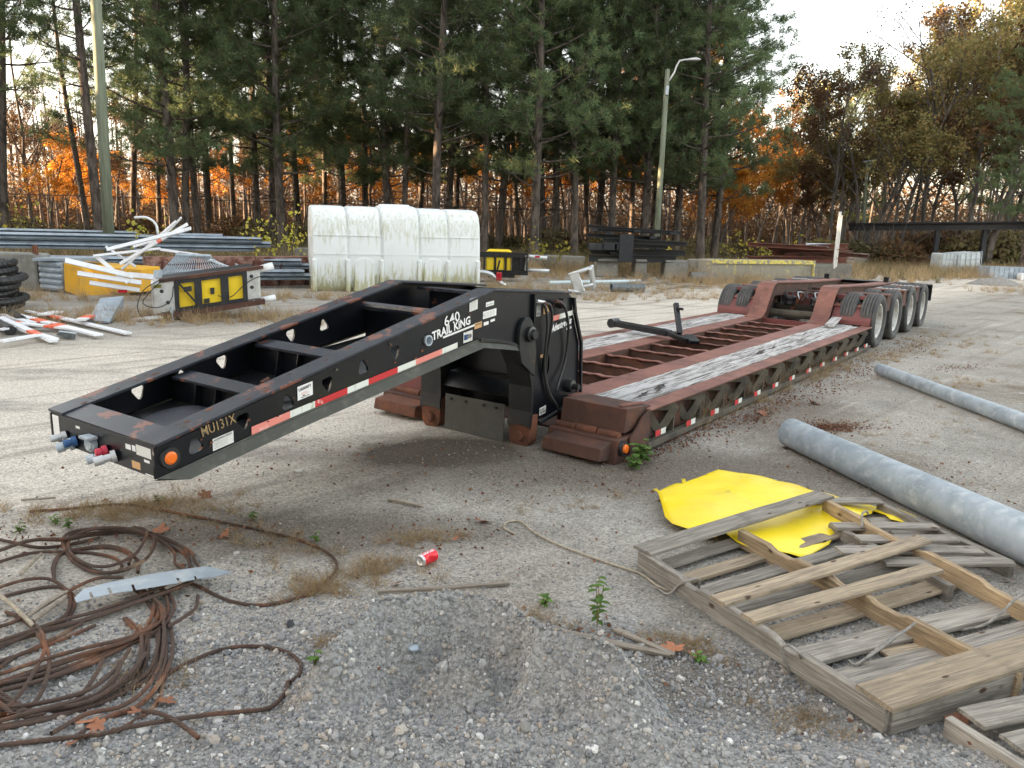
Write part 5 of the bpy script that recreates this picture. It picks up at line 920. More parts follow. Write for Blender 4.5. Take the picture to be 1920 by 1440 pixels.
tufts('dry_grass', [(*gp2(690, 1075), .16, .07, .2, 1000, .9), (*gp2(600, 1110), .12, .05, .5, 700, 1), (*gp2(790, 1020), .12, .05, .2, 600, .8), (*gp2(200, 960), .28, .08, .2, 1500, 1), (*gp2(330, 950), .25, .07, .2, 700, 1), (*gp2(500, 1020), .3, .1, -.3, 600, .8), (*gp2(1290, 1215), .10, .04, -.2, 700, .7), (*gp2(1000, 1180), .08, .03, 0, 200, .8), (*gp2(1510, 1360), .07, .05, 0, 260, .8), (*gp2(280, 1260), .1, .05, 0, 200, .8), (*gp2(610, 1215), .05, .03, 0, 150, .8), (*gp2(1100, 950), .5, .1, .3, 500, .5), (*gp2(1350, 770), .6, .06, R(53), 900, 1.6), (*gp2(1500, 720), .9, .08, R(53), 900, 1.8), (*gp2(1650, 670), .8, .2, R(53), 800, 1.3), (*gp2(1700, 800), .6, .3, .5, 500, .7), (*gp2(1850, 720), .5, .2, .5, 500, 1), (*gp2(1480, 1320), .2, .1, 0, 120, .8), (*gp2(1780, 640), 1.0, .4, R(53), 1400, 1.2)], 'straw', .10, .0030)
# tall dry stalks along the trailer side
tufts('dry_stalks', [(*gp2(1215, 800), .10, .05, R(53), 160, 3.2), (*gp2(1330, 780), .5, .06, R(53), 420, 3.6), (*gp2(1430, 735), .5, .06, R(53), 420, 4.0), (*gp2(1530, 695), .6, .08, R(53), 420, 3.6), (*gp2(350, 930), .06, .03, 0, 60, 1.6), (*gp2(890, 1170), .03, .02, 0, 26, 1.2), (*gp2(1650, 1420), .1, .05, 0, 40, 1.4)], 'straw', .10, .0016, seed=9, lay=.35)
# rough grass in the middle distance and at the wood's edge
mid = [(*gp2(380, 600), 1.6, .35, .2, 3000, 2.6), (*gp2(120, 600), 1.8, .5, .1, 2600, 2.2), (*gp2(60, 560), 1.5, .6, .1, 2000, 2.6), (*gp2(540, 560), 1.4, .5, .3, 1800, 2.6), (*gp2(1050, 545), 2.2, .8, .2, 3000, 3), (*gp2(1200, 560), 1.6, .5, .3, 1600, 2.4), (*gp2(1390, 533), 1.6, .35, .4, 2600, 5), (*gp2(1180, 512), 2.5, .6, .1, 2600, 6), (*gp2(1330, 540), 1.0, .5, .3, 800, 3), (*gp2(960, 520), 2.2, .8, .2, 2600, 4), (*gp2(1640, 508), 1.5, .5, .3, 700, 3), (*gp2(1830, 520), 2.2, 1.0, .3, 1800, 3.5), (*gp2(1900, 545), 1.2, .8, .3, 900, 2.6), (*gp2(1720, 495), 4, .8, .3, 1500, 3)]
tufts('rough_grass', mid, 'straw', .11, .004, seed=21, lay=.45)
far_ = [(px_ * .02 - 22, (29 if px_ < 1650 else 36) + 5 * (px_ % 7) / 7, 2.2, 1.6, 0, 1000, 7 if px_ < 1500 else 4) for px_ in range(0, 2400, 60)] + [(k * 2.3 - 26, 26.5 + .04 * k * k * .2 + max(0, k - 16) * 1.2, 1.6, .9, 0, 700, 5) for k in range(24)]
tufts('edge_weeds', far_, 'weed', .12, .006, seed=22, lay=.4); tufts('edge_grass', [(a[0] + .8, a[1] - .6, a[2], a[3], 0, 800, 5) for a in far_], 'straw', .12, .005, seed=23, lay=.4)
# green plants
def leafblade(mb, base, d, L, wd, droop=.3):
    d = Vector(d).normalized(); s = d.cross(Vector((0, 0, 1))).normalized(); n = s.cross(d); b = Vector(base); V = []
    for t, w_ in ((0, .05), (.25, .8), (.5, 1), (.78, .6), (1, .02)):
        c = b + d * L * t - Vector((0, 0, droop * L * t * t)); V += [c - s * wd * w_ / 2 + n * wd * .12, c, c + s * wd * w_ / 2 + n * wd * .12]
    mb.add(V, [(i*3+j, i*3+j+1, i*3+j+4, i*3+j+3) for i in range(4) for j in range(2)])
def weed(x, y, h, nst, nlf, lw, label, mats='lfresh', leafL=.05):
    e = empty('weed', GP(x, y, 0)); tag(e, label, 'plant'); st = MB(); lf = MB(); rr = random.Random(x)
    for k in range(nst):
        a = rr.uniform(0, 6.28); tip = Vector((math.cos(a) * h * rr.uniform(.1, .5), math.sin(a) * h * rr.uniform(.1, .5), h * rr.uniform(.6, 1))); P_ = smoothpath([(0, 0, 0), tip * .5 + Vector((0, 0, h * .1)), tip], .03); st.tube(P_, .0018, 5)
        for j in range(nlf): t = .25 + .75 * j / max(1, nlf - 1); p_ = P_[min(len(P_) - 1, int(t * (len(P_) - 1)))]; aa = j * 2.4 + a; leafblade(lf, p_, (math.cos(aa), math.sin(aa), .45), leafL * rr.uniform(.7, 1.2), lw, .5)
    st.build('stem', M['lgreen'], e); o = lf.build('leaves', M[mats], e); o.modifiers.new('s', 'SOLIDIFY').thickness = .0006
weed(1118, 1195, .22, 3, 8, .024, 'tall green weed growing beside the grey split branch'); weed(1020, 1150, .08, 3, 5, .022, 'small green seedling left of the tall weed', leafL=.04)
weed(1205, 868, .16, 8, 6, .05, 'leafy green weed at the front corner of the trailer deck', leafL=.08); weed(1190, 880, .10, 6, 5, .045, 'low green weed under the trailer corner lamp', leafL=.06)
for x, y, lb in ((105, 985, 'green seedling clump behind the wire coil'), (38, 1000, 'green seedling at the left edge behind the wire coil'), (298, 945, 'single green sprout in the dry grass'), (590, 1018, 'green sprout beside the right loop of wire rope'), (590, 1325, 'tiny green sprout on the gravel right of the wire loop'), (130, 990, 'second green seedling behind the wire coil'), (1310, 1252, 'tiny green sprout beside the orange leaf'), (475, 975, 'fine green sprout behind the metal strip')): weed(x, y, .05, 4, 3, .02, lb, leafL=.035)
# ---------------------------------------------------------------- things in the middle distance and behind
def mbat(e, mb, name, mat, **k): o = mb.build(name, mat, e, **k); o.data.transform(Matrix.Translation(-e.location)); return o
def thing(name, loc, label, cat, group=None): e = empty(name, loc); tag(e, label, cat, group); return e
# poles
def pole(base_px, top_px, Y, r0, r1, label, arm=None, mat='treated'):
    b = aty(*base_px, Y); b.z = 0; t = aty(*top_px, Y); d = (t - aty(*base_px, Y)).normalized(); base = aty(*base_px, Y); base = base - d * (base.z / d.z); top = t + d * (0 if arm else 3)
    e = thing('street_light' if arm else 'utility_pole', base, label, 'street light' if arm else 'utility pole'); mbat(e, MB().tube([base, (base + top) / 2, top], [r0, (r0 + r1) / 2, r1], 14), 'pole', M[mat], smooth=True)
    if arm:
        q = aty(*arm, Y); mbat(e, MB().tube(smoothpath([top - d * .5, top + Vector((.25, 0, -.1)), q + Vector((-.5, 0, -.05)), q], .2), .035, 8), 'lamp_arm', M['alu'], smooth=True)
        mbat(e, MB().prism([(q.x - .25, q.z - .05), (q.x + .2, q.z - .03), (q.x + .28, q.z + .0), (q.x + .08, q.z + .07), (q.x - .22, q.z + .02)], q.y - .14, q.y + .14), 'lamp_head', M['alu'], bevel=.02)
        mbat(e, MB().box((top.x - .05, top.y - .17, top.z - .9), (top.x + .06, top.y - .10, top.z - .6)), 'pole_bracket', M['galv'])
    return e
pole((203, 425), (180, 5), 22, .155, .125, 'green treated wooden utility pole standing behind the steel rails')
pole((1232, 430), (1252, 130), 30, .12, .085, 'wooden street light pole with curved arm behind the black beams', (1300, 112))
pole((1617, 465), (1626, 305), 44, .11, .08, 'thin wooden street light pole behind the rusty beam stack', (1634, 302))
# white tank
T0, T1 = Vector((-4.96, 18.7, 0)), Vector((-1.15, 19.9, 0)); tk = thing('water_tank', (T0 + T1) / 2, 'large white plastic tank with green stains and moulded ribs lying behind the gooseneck', 'tank')
m_, nt, p = nm('tank_plastic'); p.inputs['Roughness'].default_value = .45; p.inputs['Subsurface Weight'].default_value = 0
Pw = coords(nt); sx = N(nt, 'ShaderNodeSeparateXYZ'); nt.links.new(Pw, sx.inputs[0])
st_ = nz(nt, coords(nt, False, (9, 9, .9)), 1.6, 6, .7); md = N(nt, 'ShaderNodeMath', operation='MULTIPLY_ADD'); nt.links.new(sx.outputs['Z'], md.inputs[0]); md.inputs[1].default_value = 1.0; nt.links.new(mrange(nt, st_, .35, .65, -.35, .35), md.inputs[2])
band = N(nt, 'ShaderNodeMath', operation='MULTIPLY'); nt.links.new(mrange(nt, md.outputs[0], 1.20, 1.32), band.inputs[0]); nt.links.new(mrange(nt, md.outputs[0], 1.85, 1.6), band.inputs[1])
b3 = N(nt, 'ShaderNodeMath', operation='MULTIPLY'); nt.links.new(band.outputs[0], b3.inputs[0]); nt.links.new(mrange(nt, nz(nt, coords(nt, False, (14, 14, 1.2)), 1.6, 6, .75), .38, .62), b3.inputs[1])
c = mix(nt, b3.outputs[0], (.74, .77, .77), (.52, .53, .43)); c = mix(nt, mrange(nt, md.outputs[0], .55, .15), c, (.46, .45, .28)); c = mix(nt, mrange(nt, nz(nt, Pw, 1.5, 5), .62, .80), c, (.55, .58, .50)); nt.links.new(c, p.inputs['Base Color']); M['tank'] = m_
ax = (T1 - T0).normalized(); nr = Vector((ax.y, -ax.x, 0)); TL = (T1 - T0).length
prof = [(.78, .0), (.90, .12), (.97, .45), (.99, .85), (.98, 1.28), (.93, 1.60), (.82, 1.84), (.6, 1.94), (.3, 1.97), (0, 1.98)]
def ring(t, s, dz=0): return [T0 + ax * t + nr * (a * s) + Vector((0, 0, .0 + b * (s if b > .3 else 1) + dz)) for a, b in prof] + [T0 + ax * t - nr * (a * s) + Vector((0, 0, b * (s if b > .3 else 1) + dz)) for a, b in prof[-2::-1]]
cuts = [0, .205, .40, .625, .80, 1.0]; mb = MB(); rings = []
for i in range(5):
    a, b = cuts[i] * TL, cuts[i+1] * TL; hi_ = 1.012 if i == 2 else .99
    for t, s in ((a + .012, .955), (a + .035, hi_ - .006), (a + .07, hi_), ((a + b) / 2, hi_ + .002), (b - .07, hi_), (b - .035, hi_ - .006), (b - .012, .955)):
        if i == 0 and t < a + .02: s = .80
        rings.append(ring(t, s))
nn = len(rings[0]); mb.add([q for g_ in rings for q in g_], [(i*nn+k, i*nn+k+1, (i+1)*nn+k+1, (i+1)*nn+k) for i in range(len(rings)-1) for k in range(nn-1)] + [tuple(range(nn)), tuple((len(rings)-1)*nn+k for k in range(nn))])
mbat(tk, mb, 'tank_shell', M['tank'], smooth=True, bevel=0)
for t in cuts: mbat(tk, MB().bar(T0 + ax * (t * TL + (.06 if t == 0 else -.06 if t == 1 else 0)) + nr * .86 + Vector((0, 0, .0)), T0 + ax * (t * TL + (.06 if t == 0 else -.06 if t == 1 else 0)) + nr * .90 + Vector((0, 0, .75)), .30, .09, up=ax), 'tank_leg', M['tank'], bevel=.02)
for t in (.30, .71):
    c_ = T0 + ax * TL * t; g_ = [(.22 * math.cos(a), .62 + .16 * math.sin(a)) for a in (R(d) for d in range(0, 181, 15))] + [(-.24, .0), (.24, .0)]
    V = [c_ + ax * x + nr * (.93 + .05 * min(1, z)) + Vector((0, 0, z)) for x, z in g_]; V2 = [v + nr * .035 for v in V]; n_ = len(V); mbat(tk, MB().add(V + V2, [tuple(range(n_, 2*n_))] + [(i, (i+1)%n_, (i+1)%n_+n_, i+n_) for i in range(n_)]), 'moulded_recess', M['tank'], bevel=.01)
mbat(tk, MB().lathe([(0, .04), (.36, .04), (.40, 0)], 24, T0 + ax * TL * .51 + Vector((0, 0, 1.99)), 'z'), 'tank_lid', M['tank'])
for z_ in (1.28, .86): mbat(tk, MB().bar(T0 + ax * .05 + nr * (.985 if z_ > 1 else 1.003) + Vector((0, 0, z_)), T1 - ax * .05 + nr * (.985 if z_ > 1 else 1.003) + Vector((0, 0, z_)), .012, .012), 'mould_line', M['tank'])
lq = T0 + ax * TL * .51 + nr * .93; V = [lq + ax * a + nr * (.045 - .22 * (b - 1.45)) + Vector((0, 0, b)) for a, b in ((-.12, 1.45), (.12, 1.45), (.12, 1.68), (-.12, 1.68))]; mbat(tk, MB().add(V, [(0, 1, 2, 3)]), 'notice_label', M['sticker'])
# stacked galvanized guard rails and concrete wall at the left
def railstack(label, x0, x1, Y0, Y1, z0, n_, colx, t=.16):
    a, b = Vector((x0, Y0, z0)), Vector((x1, Y1, z0)); e = thing('rail_stack', (a + b) / 2, label, 'steel rails')
    for i in range(n_):
        dy = .05 * random.uniform(-1, 1); L0 = random.uniform(0, .6); d = (b - a).normalized(); s = d.cross(Vector((0, 0, 1)))
        pa, pb_ = a + d * L0 + Vector((0, dy, i * t)), b - d * random.uniform(0, .8) + Vector((0, dy, i * t)); W_ = [(0, 0), (.05, .02), (.06, .06), (.0, .10), (.06, .14), (.05, .18), (0, .2)]; V = []
        for q in (pa, pb_):
            for u_, v_ in W_: V.append(q + s * (u_ * 2) + Vector((0, 0, v_ * .75)))
            for u_, v_ in W_[::-1]: V.append(q + s * (u_ * 2 - .25) + Vector((0, 0, v_ * .75)))
        n2 = len(W_) * 2; mbat(e, MB().add(V, [(k, (k+1)%n2, (k+1)%n2+n2, k+n2) for k in range(n2)] + [tuple(range(n2)), tuple(range(n2, 2*n2))]), 'rail', M[colx])
    return e
railstack('stack of long galvanized steel rails on top of the concrete wall at the left', -14.8, -6.3, 17.6, 20.6, .74, 3, 'galvblue', .115); railstack('lower stack of galvanized rails in front of the long rails', -11.0, -5.0, 17.2, 19.3, .40, 2, 'galvblue', .11)
railstack('galvanized rails lying behind the pile of white boards', -8.8, -4.4, 17.0, 19.0, .18, 2, 'galvblue', .10); railstack('short galvanized rails on the far side of the long rail stack', -14.6, -10.4, 21.4, 22.4, .90, 2, 'galvblue', .08); railstack('second set of short rails beside the treated pole', -9.9, -8.0, 21.6, 22.2, .90, 2, 'galvblue', .08)
def cblock(name, a, b, h, th, mat, label, cat='concrete wall', cap=None, z0=0):
    a, b = Vector(a), Vector(b); e = MB().bar(a + Vector((0, 0, z0 + h / 2)), b + Vector((0, 0, z0 + h / 2)), th, h).build(name, M[mat], bevel=.03); tag(e, label, cat)
    return e
wl, wr = at(-140, 535), at(88, 546); 
for k in range(3):
    d = (wr - wl) / 3; cblock('concrete_wall', wl + d * k + d * .01, wl + d * (k + 1) - d * .01, .78, .45, 'concrete', 'grey concrete wall section at the left edge, ' + ('farthest left', 'middle one', 'ending at the corrugated box')[k])
o = boxo('rusty_post', (-9.92, 15.95, 0), (-9.84, 16.02, .95), M['rustpin']); tag(o, 'rusty upright steel post at the end of the left concrete wall', 'post')
ra, rb = at(250, 545), at(585, 536); rusty = thing('barrier_beam', (ra + rb) / 2, 'long box beam with flaking red and white paint behind the yellow crash cushion', 'barrier')
mbat(rusty, MB().bar(ra + Vector((0, 0.6, .35)), rb + Vector((0, .6, .35)), .35, .70), 'beam', M['rustwhite'])
for k in range(6): q = ra.lerp(rb, (k + .5) / 6) + Vector((.05, .38, 0)); mbat(rusty, MB().bar(q, q + Vector((.10, 0, .62)), .04, .04), 'brace', M['rustdark'])
# black corrugated hoses at the left edge
for k in range(7):
    cx, cz = -8.35 + .10 * math.sin(k * 2), .10 + .115 * k; o = MB(); pts = smoothpath([(cx - 1.2, 12.3 + .12 * k, cz + .15), (cx - .4, 12.0, cz + .02), (cx + .10 + .05 * (3 - abs(k - 3)), 12.15, cz), (cx + .05, 12.9, cz + .02), (cx - .6, 13.5, cz)], .05)
    o.tube(pts, [.055 + .010 * (i % 2) for i in range(len(pts))], 10); o = o.build('drain_hose', M['blackrubber']); tag(o, 'black corrugated hose in the coil at the left edge, ' + ('lowest loop', 'second loop from the ground', 'third loop from the ground', 'middle upper loop', 'fifth loop from the ground', 'second loop from the top', 'topmost loop')[k], 'hose', 'black hoses coiled at the left edge')
for k, (a, b) in enumerate((((40, 600), (0, 575)), ((20, 620), (-40, 590)))):
    o = MB().tube([at(*a, .07), at(*b, .09)], .07, 14).build('drain_pipe', M['blackrubber']); tag(o, ('black pipe end lying in front of the hose coil', 'second black pipe end nearer the white boards')[k], 'pipe')
# orange-yellow crash attenuator box with corrugated side
ob = thing('crash_cushion', at(185, 553), 'orange yellow crash cushion box with corrugated metal side by the concrete wall', 'crash cushion')
q0, q1, q2 = at(122, 552), at(150, 563), at(245, 556)
def W3(px, py, Y): return aty(px, py, Y)
mbat(ob, MB().add([W3(120, 503, 15.6), W3(150, 556, 15.4) * 1, W3(122, 545, 15.6), W3(210, 556, 15.7), W3(240, 548, 16.6), W3(245, 512, 16.6), W3(210, 500, 16.9), W3(150, 500, 15.4)], [(0, 2, 1, 7), (7, 1, 3, 6), (6, 3, 4, 5)]), 'front_shell', M['orangebox'])
mbat(ob, MB().prism([(-9.15, .0), (-7.65, .06), (-7.6, .55), (-9.2, .62)], 15.75, 16.6), 'box_body', M['orangebox'], bevel=.02)
for k in range(5): mbat(ob, MB().tube([(-9.75, 15.9, .12 + .12 * k), (-9.2, 15.75, .10 + .12 * k)], .065, 10), 'corrugation', M['galvblue'])
mbat(ob, MB().bar((-9.8, 15.9, .68), (-8.6, 16.2, .70), .6, .05), 'top_plate', M['galvblue']); mbat(ob, MB().tube([(-8.62, 15.70, .40), (-8.5, 15.68, .36)], .03, 8), 'latch', M['ink'])
# yellow attenuator cartridge in a black frame
at1 = thing('attenuator', at(370, 602), 'yellow truck attenuator cartridge in a black steel frame tipped on the dry grass', 'attenuator')
P0, P1 = Vector((-5.55, 12.15, 0)), Vector((-4.22, 12.80, 0)); dA_ = (P1 - P0).normalized(); nA = Vector((dA_.y, -dA_.x, 0)); LA = (P1 - P0).length; UA = Vector((0, 0, 1))
def AT(u, v, w_): return P0 + dA_ * u - nA * v + UA * (w_ + .035 + u * .14)
def abox(mb, u0, u1, v0, v1, w0, w1): 
    n_ = [AT(u, v, w_) for w_ in (w0, w1) for u, v in ((u0, v0), (u1, v0), (u1, v1), (u0, v1))]; return mb.add(n_, [(0,3,2,1),(4,5,6,7),(0,1,5,4),(1,2,6,5),(2,3,7,6),(3,0,4,7)])
for u0, u1 in ((.22, .50), (.56, .90), (.96, 1.24)): mbat(at1, abox(MB(), u0, u1, .05, .75, .09, .54), 'cartridge', M['yellow'], bevel=.02)
mbat(at1, abox(abox(MB(), -.05, LA + .05, -.06, .10, .58, .63), -.05, LA + .05, -.10, .05, .0, .08), 'frame_rail', M['rustdark']); 
for u, w_ in ((.16, .07), (.46, .11), (.86, .12), (1.20, .07)): mbat(at1, abox(MB(), u, u + w_, -.03, .02, .04, .62), 'frame_strap', M['beamblack'])
mbat(at1, abox(abox(MB(), .18, 1.25, -.02, .03, .52, .60), .18, 1.25, -.02, .03, .05, .14), 'frame_bar', M['beamblack'])
mbat(at1, MB().bar(AT(.24, -.04, .52), AT(.52, -.04, .12), .05, .03), 'brace', M['beamblack'])
mbat(at1, abox(MB(), .1, 1.3, .03, .045, .06, .56), 'back_sheet', M['yellow']); mbat(at1, abox(MB(), -.02, 1.40, .1, .8, .60, .63), 'top_sheet', M['beamblack'])
for u0, u1 in ((-.16, .20), (LA - .28, LA - .0)):
    o = mbat(at1, abox(MB(), u0, u1, -.02, .60, .08, .60), 'end_plate', M['alu'], bevel=.03); mbat(o, MB(), 'x', M['alu']) if False else None
for u, w_ in ((-.02, .44), (.06, .25), (LA - .14, .48), (LA - .14, .30)): mbat(at1, MB().tube([AT(u, -.03, w_), AT(u, .02, w_)], .03, 12), 'bolt_hole', M['ink'])
mbat(at1, MB().tube([AT(-.45, -.05, .05), AT(-.02, -.06, .03)], .045, 14), 'bumper_tube', M['alu'], smooth=True); mbat(at1, MB().tube([AT(LA, .1, .05), AT(LA + .25, .12, .06)], .05, 12).tube([AT(LA - .05, .05, .56), AT(LA + .22, .05, .60)], .06, 12), 'corner_tube', M['white'], smooth=True)
mbat(at1, MB().tube([AT(.10, -.08, .18), AT(.12, -.08, -.10)], .022, 8).tube([AT(1.35, -.05, .08), AT(1.48, -.05, -.08)], .02, 8), 'jack_leg', M['galv'])
for pts in ([(-.05, .62), (-.28, .50), (-.38, .25), (-.30, .05), (-.2, .0)], [(0, .62), (-.2, .45), (-.3, .3), (-.1, .2), (.1, .28), (.15, .5)], [(.8, .25), (1.0, .2), (1.2, .35), (1.4, .45), (1.6, .45), (1.75, .3)]): mbat(at1, MB().tube(smoothpath([AT(a, -.08, b) for a, b in pts], .06), .008, 6), 'cable', M['blackrubber'])
mbat(at1, abox(MB(), -.12, .0, -.09, -.03, .66, .78), 'lamp_box', M['galv']); mbat(at1, abox(MB(), .30, .42, -.035, -.03, .38, .46), 'black_mark', M['ink']); mbat(at1, abox(MB(), .60, .68, .0, .045, .15, .22), 'black_mark', M['ink'])
mbat(at1, abox(MB(), -.14, -.02, -.024, -.021, .50, .55), 'yellow_label', M['lyellow']); mbat(at1, abox(MB(), .70, .76, -.01, .04, .28, .38), 'connector', M['ink'])
# pile of white boards, with orange paint
def thinboard(name, p0, p1, wd, th, mat, label, cat, group, up=(0, 0, 1), stripes=()):
    p0, p1 = Vector(p0), Vector(p1); o = MB().bar(Vector((0, 0, 0)), p1 - p0, wd, th, up).build(name, M[mat]); o.location = p0; tag(o, label, cat, group)
    d = (p1 - p0)
    for s0, s1 in stripes: MB().bar(d * s0 + Vector((0, -.0, .0)), d * s1, wd * 1.01, th * 1.15, up).build('paint_stripe', M['orangepaint'], o)
    return o
G1 = 'white barricade boards lying at the left'
for k, (a, b, w_, st) in enumerate((((90, 590), (240, 625), .11, ()), ((30, 590), (185, 628), .12, ((.25, .38), (.5, .6))), ((80, 590), (110, 584), .16, ()), ((0, 595), (100, 640), .10, ((.6, .75),)), ((40, 617), (103, 636), .10, ()), ((0, 640), (72, 628), .10, ()), ((0, 618), (70, 606), .07, ()), ((150, 600), (175, 590), .14, ((.3, .8),)), ((0, 590), (60, 605), .12, ()), ((50, 583), (190, 613), .07, ((.3, .5),)), ((10, 603), (150, 618), .10, ((.1, .2), (.55, .7)))), 0):
    thinboard('barricade_board', at(*a, .07 + .02 * (k % 4)), at(*b, .05 + .02 * (k % 3)), w_, .025, 'fiber', 'white barricade board on the ground, ' + ('longest at the right', 'with two orange patches', 'short one at the back', 'running from the left edge', 'short one at the front', 'lowest at the left edge', 'grey edged one at the left', 'orange one by the metal tray', 'small one at the top left', 'narrow one with orange band', 'wide one in the middle')[k], 'board', G1, stripes=st)
o = MB().add([at(105, 628, .02), at(140, 637, .0), at(143, 626, .10), at(110, 622, .12)], [(0, 1, 2, 3)]).build('scrap_panel', M['galvblue']); o.modifiers.new('s', 'SOLIDIFY').thickness = .02; tag(o, 'dark blue grey scrap panel at the front of the barricade boards', 'panel')
G2 = 'white slats fanned over the attenuator'
FN = [((122, 488), (250, 518), .14), ((145, 512), (265, 530), .13), ((168, 530), (262, 544), .12), ((200, 468), (345, 432), .10), ((240, 530), (180, 480), .10), ((225, 495), (352, 420), .09), ((175, 480), (300, 466), .07), ((198, 462), (255, 500), .06), ((300, 468), (385, 480), .07), ((228, 505), (330, 415), .07), ((250, 462), (358, 428), .10), ((300, 450), (340, 408), .05), ((240, 515), (292, 520), .16)]
for k, (a, b, w_) in enumerate(FN):
    thinboard('white_slat', aty(*a, 13.6 + .12 * k), aty(*b, 14.2 + .05 * k), w_ * .72, .022, 'fiber' if k % 5 else 'white', 'white slat in the fanned pile over the attenuator, ' + ('topmost left', 'second of the left fan', 'lowest of the left fan', 'rising to the upper right', 'steep one crossing the fan', 'long one pointing right and up', 'level one at mid height', 'short dangling one', 'right end one', 'thin steep one', 'second rising to the right', 'shortest at the top', 'end piece by the red lamp')[k], 'slat', G2, up=(0, -.8, .6), stripes=((.55, .61),) if k in (5, 10) else ())
o = MB().bar(aty(222, 546, 13.5), aty(238, 546, 13.5), .03, .05).build('red_lamp', M['lightred']); tag(o, 'small red lamp on the end of the white slats', 'lamp')
o = MB().tube(smoothpath([aty(252, 408, 14), aty(275, 408, 14), aty(292, 420, 14), aty(296, 440, 14)], .05), .022, 8).build('bent_bracket', M['white'], smooth=True); tag(o, 'white bent bracket sticking up from the pile of white slats', 'bracket')
tr_ = [at(165, 604, .02), aty(188, 562, 12.9), aty(232, 558, 13.2), aty(230, 590, 12.6), at(205, 606, .03)]; o = MB().add(tr_, [(0, 1, 2, 3, 4)]).build('metal_tray', M['galvblue']); s_ = o.modifiers.new('s', 'SOLIDIFY'); s_.thickness = .03; tag(o, 'grey bent metal tray leaning beside the attenuator', 'metal tray')
# steel grating
gr = thing('steel_grating', aty(360, 490, 13.9), 'rusty steel bar grating leaning on the back of the attenuator', 'grating'); a, b, c_, d_ = aty(292, 522, 13.2), aty(335, 475, 14.4), aty(395, 482, 14.6), aty(425, 505, 13.4)
for k in range(26): t = k / 25; mbat(gr, MB().bar(a.lerp(d_, t), b.lerp(c_, t), .008, .03), 'bar', M['galv'])
for t in (0, .5, 1): mbat(gr, MB().bar(a.lerp(b, t), d_.lerp(c_, t), .012, .035), 'cross_bar', M['rustdark'])
mbat(gr, MB().tube([aty(395, 488, 14), aty(440, 506, 13.6), aty(444, 495, 13.6)], .03, 8).tube([aty(330, 478, 14.3), aty(395, 480, 14.3)], .03, 8), 'edge_tube', M['galv'])
# second attenuator, bent chrome bar, aluminium bracket
a2 = thing('attenuator', at(955, 522), 'second yellow attenuator in a black frame right of the white tank', 'attenuator'); Y2 = 22.0
def b2(mb, x0, y0, x1, y1, Ya=Y2, Yb=None): 
    Yb = Yb or Ya + .7; p_, q_ = aty(x0, y1, Ya), aty(x1, y0, Ya); return mb.box((p_.x, Ya, p_.z), (q_.x, Yb, q_.z))
for x0, x1 in ((911, 927), (929, 946), (949, 958)): mbat(a2, b2(MB(), x0, 478, x1, 510), 'cartridge', M['yellow'], bevel=.02)
q = aty(935, 478, Y2); mbat(a2, MB().prism([(q.x - .45, q.z), (q.x - .3, q.z + .14), (q.x + .3, q.z + .14), (q.x + .45, q.z)], Y2 + .05, Y2 + .7), 'top_shell', M['yellow'], bevel=.03)
mbat(a2, b2(b2(MB(), 880, 474, 990, 481, Y2 - .05, Y2 + .1), 905, 508, 990, 514, Y2 - .05, Y2 + .1), 'frame_rail', M['black'])
for x in (906, 927, 946, 959, 975, 986): mbat(a2, b2(MB(), x, 476, x + 4, 512, Y2 - .07, Y2 + .05), 'frame_post', M['black'])
mbat(a2, b2(MB(), 872, 482, 899, 508, Y2, Y2 + .4), 'end_plate', M['alu'], bevel=.02); mbat(a2, b2(MB(), 960, 482, 986, 508, Y2 + .1, Y2 + .4), 'end_plate', M['blackrubber'])
mbat(a2, MB().tube([aty(985, 480, Y2), aty(1026, 484, Y2)], .055, 12).tube([aty(985, 506, Y2), aty(1030, 508, Y2)], .055, 12).tube([aty(990, 482, Y2), aty(984, 507, Y2)], .03, 10), 'corner_tube', M['alu'], smooth=True)
mbat(a2, MB().bar(aty(1003, 481, Y2 - .07), aty(1012, 481.5, Y2 - .07), .02, .05), 'red_marker', M['lightred']); mbat(a2, b2(MB(), 915, 512, 965, 520, Y2, Y2 + .4), 'skid', M['ink'])
bb = thing('bent_bar', at(930, 538), 'bent bright steel bar with red tail lamp and black stub behind the gooseneck', 'bumper bar'); Y3 = 20.6
mbat(bb, MB().tube(smoothpath([aty(876, 515, Y3), aty(900, 510, Y3), aty(922, 515, Y3), aty(938, 530, Y3), aty(948, 536, Y3)], .08), .07, 12), 'bar', M['chrome'], smooth=True); mbat(bb, b2(MB(), 930, 511, 941, 527, Y3 - .1, Y3 + .02), 'tail_lamp', M['lightred'], bevel=.02); mbat(bb, MB().bar(aty(932, 508, Y3), aty(937, 488, Y3), .10, .05), 'stub', M['black'])
ab = thing('aluminium_bracket', at(1090, 548), 'dented aluminium bracket frame standing on the dry grass', 'bracket'); Y4 = 18.9
mbat(ab, MB().bar(aty(1075, 512, Y4), aty(1088, 549, Y4), .10, .25), 'side_plate', M['alu'], bevel=.02); mbat(ab, MB().bar(aty(1108, 500, Y4), aty(1113, 540, Y4 + .3), .08, .22), 'side_plate', M['alu'], bevel=.02); mbat(ab, MB().tube([aty(1066, 516, Y4), aty(1108, 502, Y4)], .05, 10).tube([aty(1085, 540, Y4), aty(1112, 533, Y4)], .04, 10).tube([aty(1066, 545, Y4 - .2), aty(1090, 548, Y4)], .04, 10), 'tube', M['alu'], smooth=True)
o = MB().tube([at(1030, 530, .10), at(1200, 527, .08)], .05, 10).build('plastic_pipe', surf('pale_blue_plastic', (.5, .6, .62), .4)); tag(o, 'pale blue plastic pipe lying behind the aluminium bracket', 'pipe')
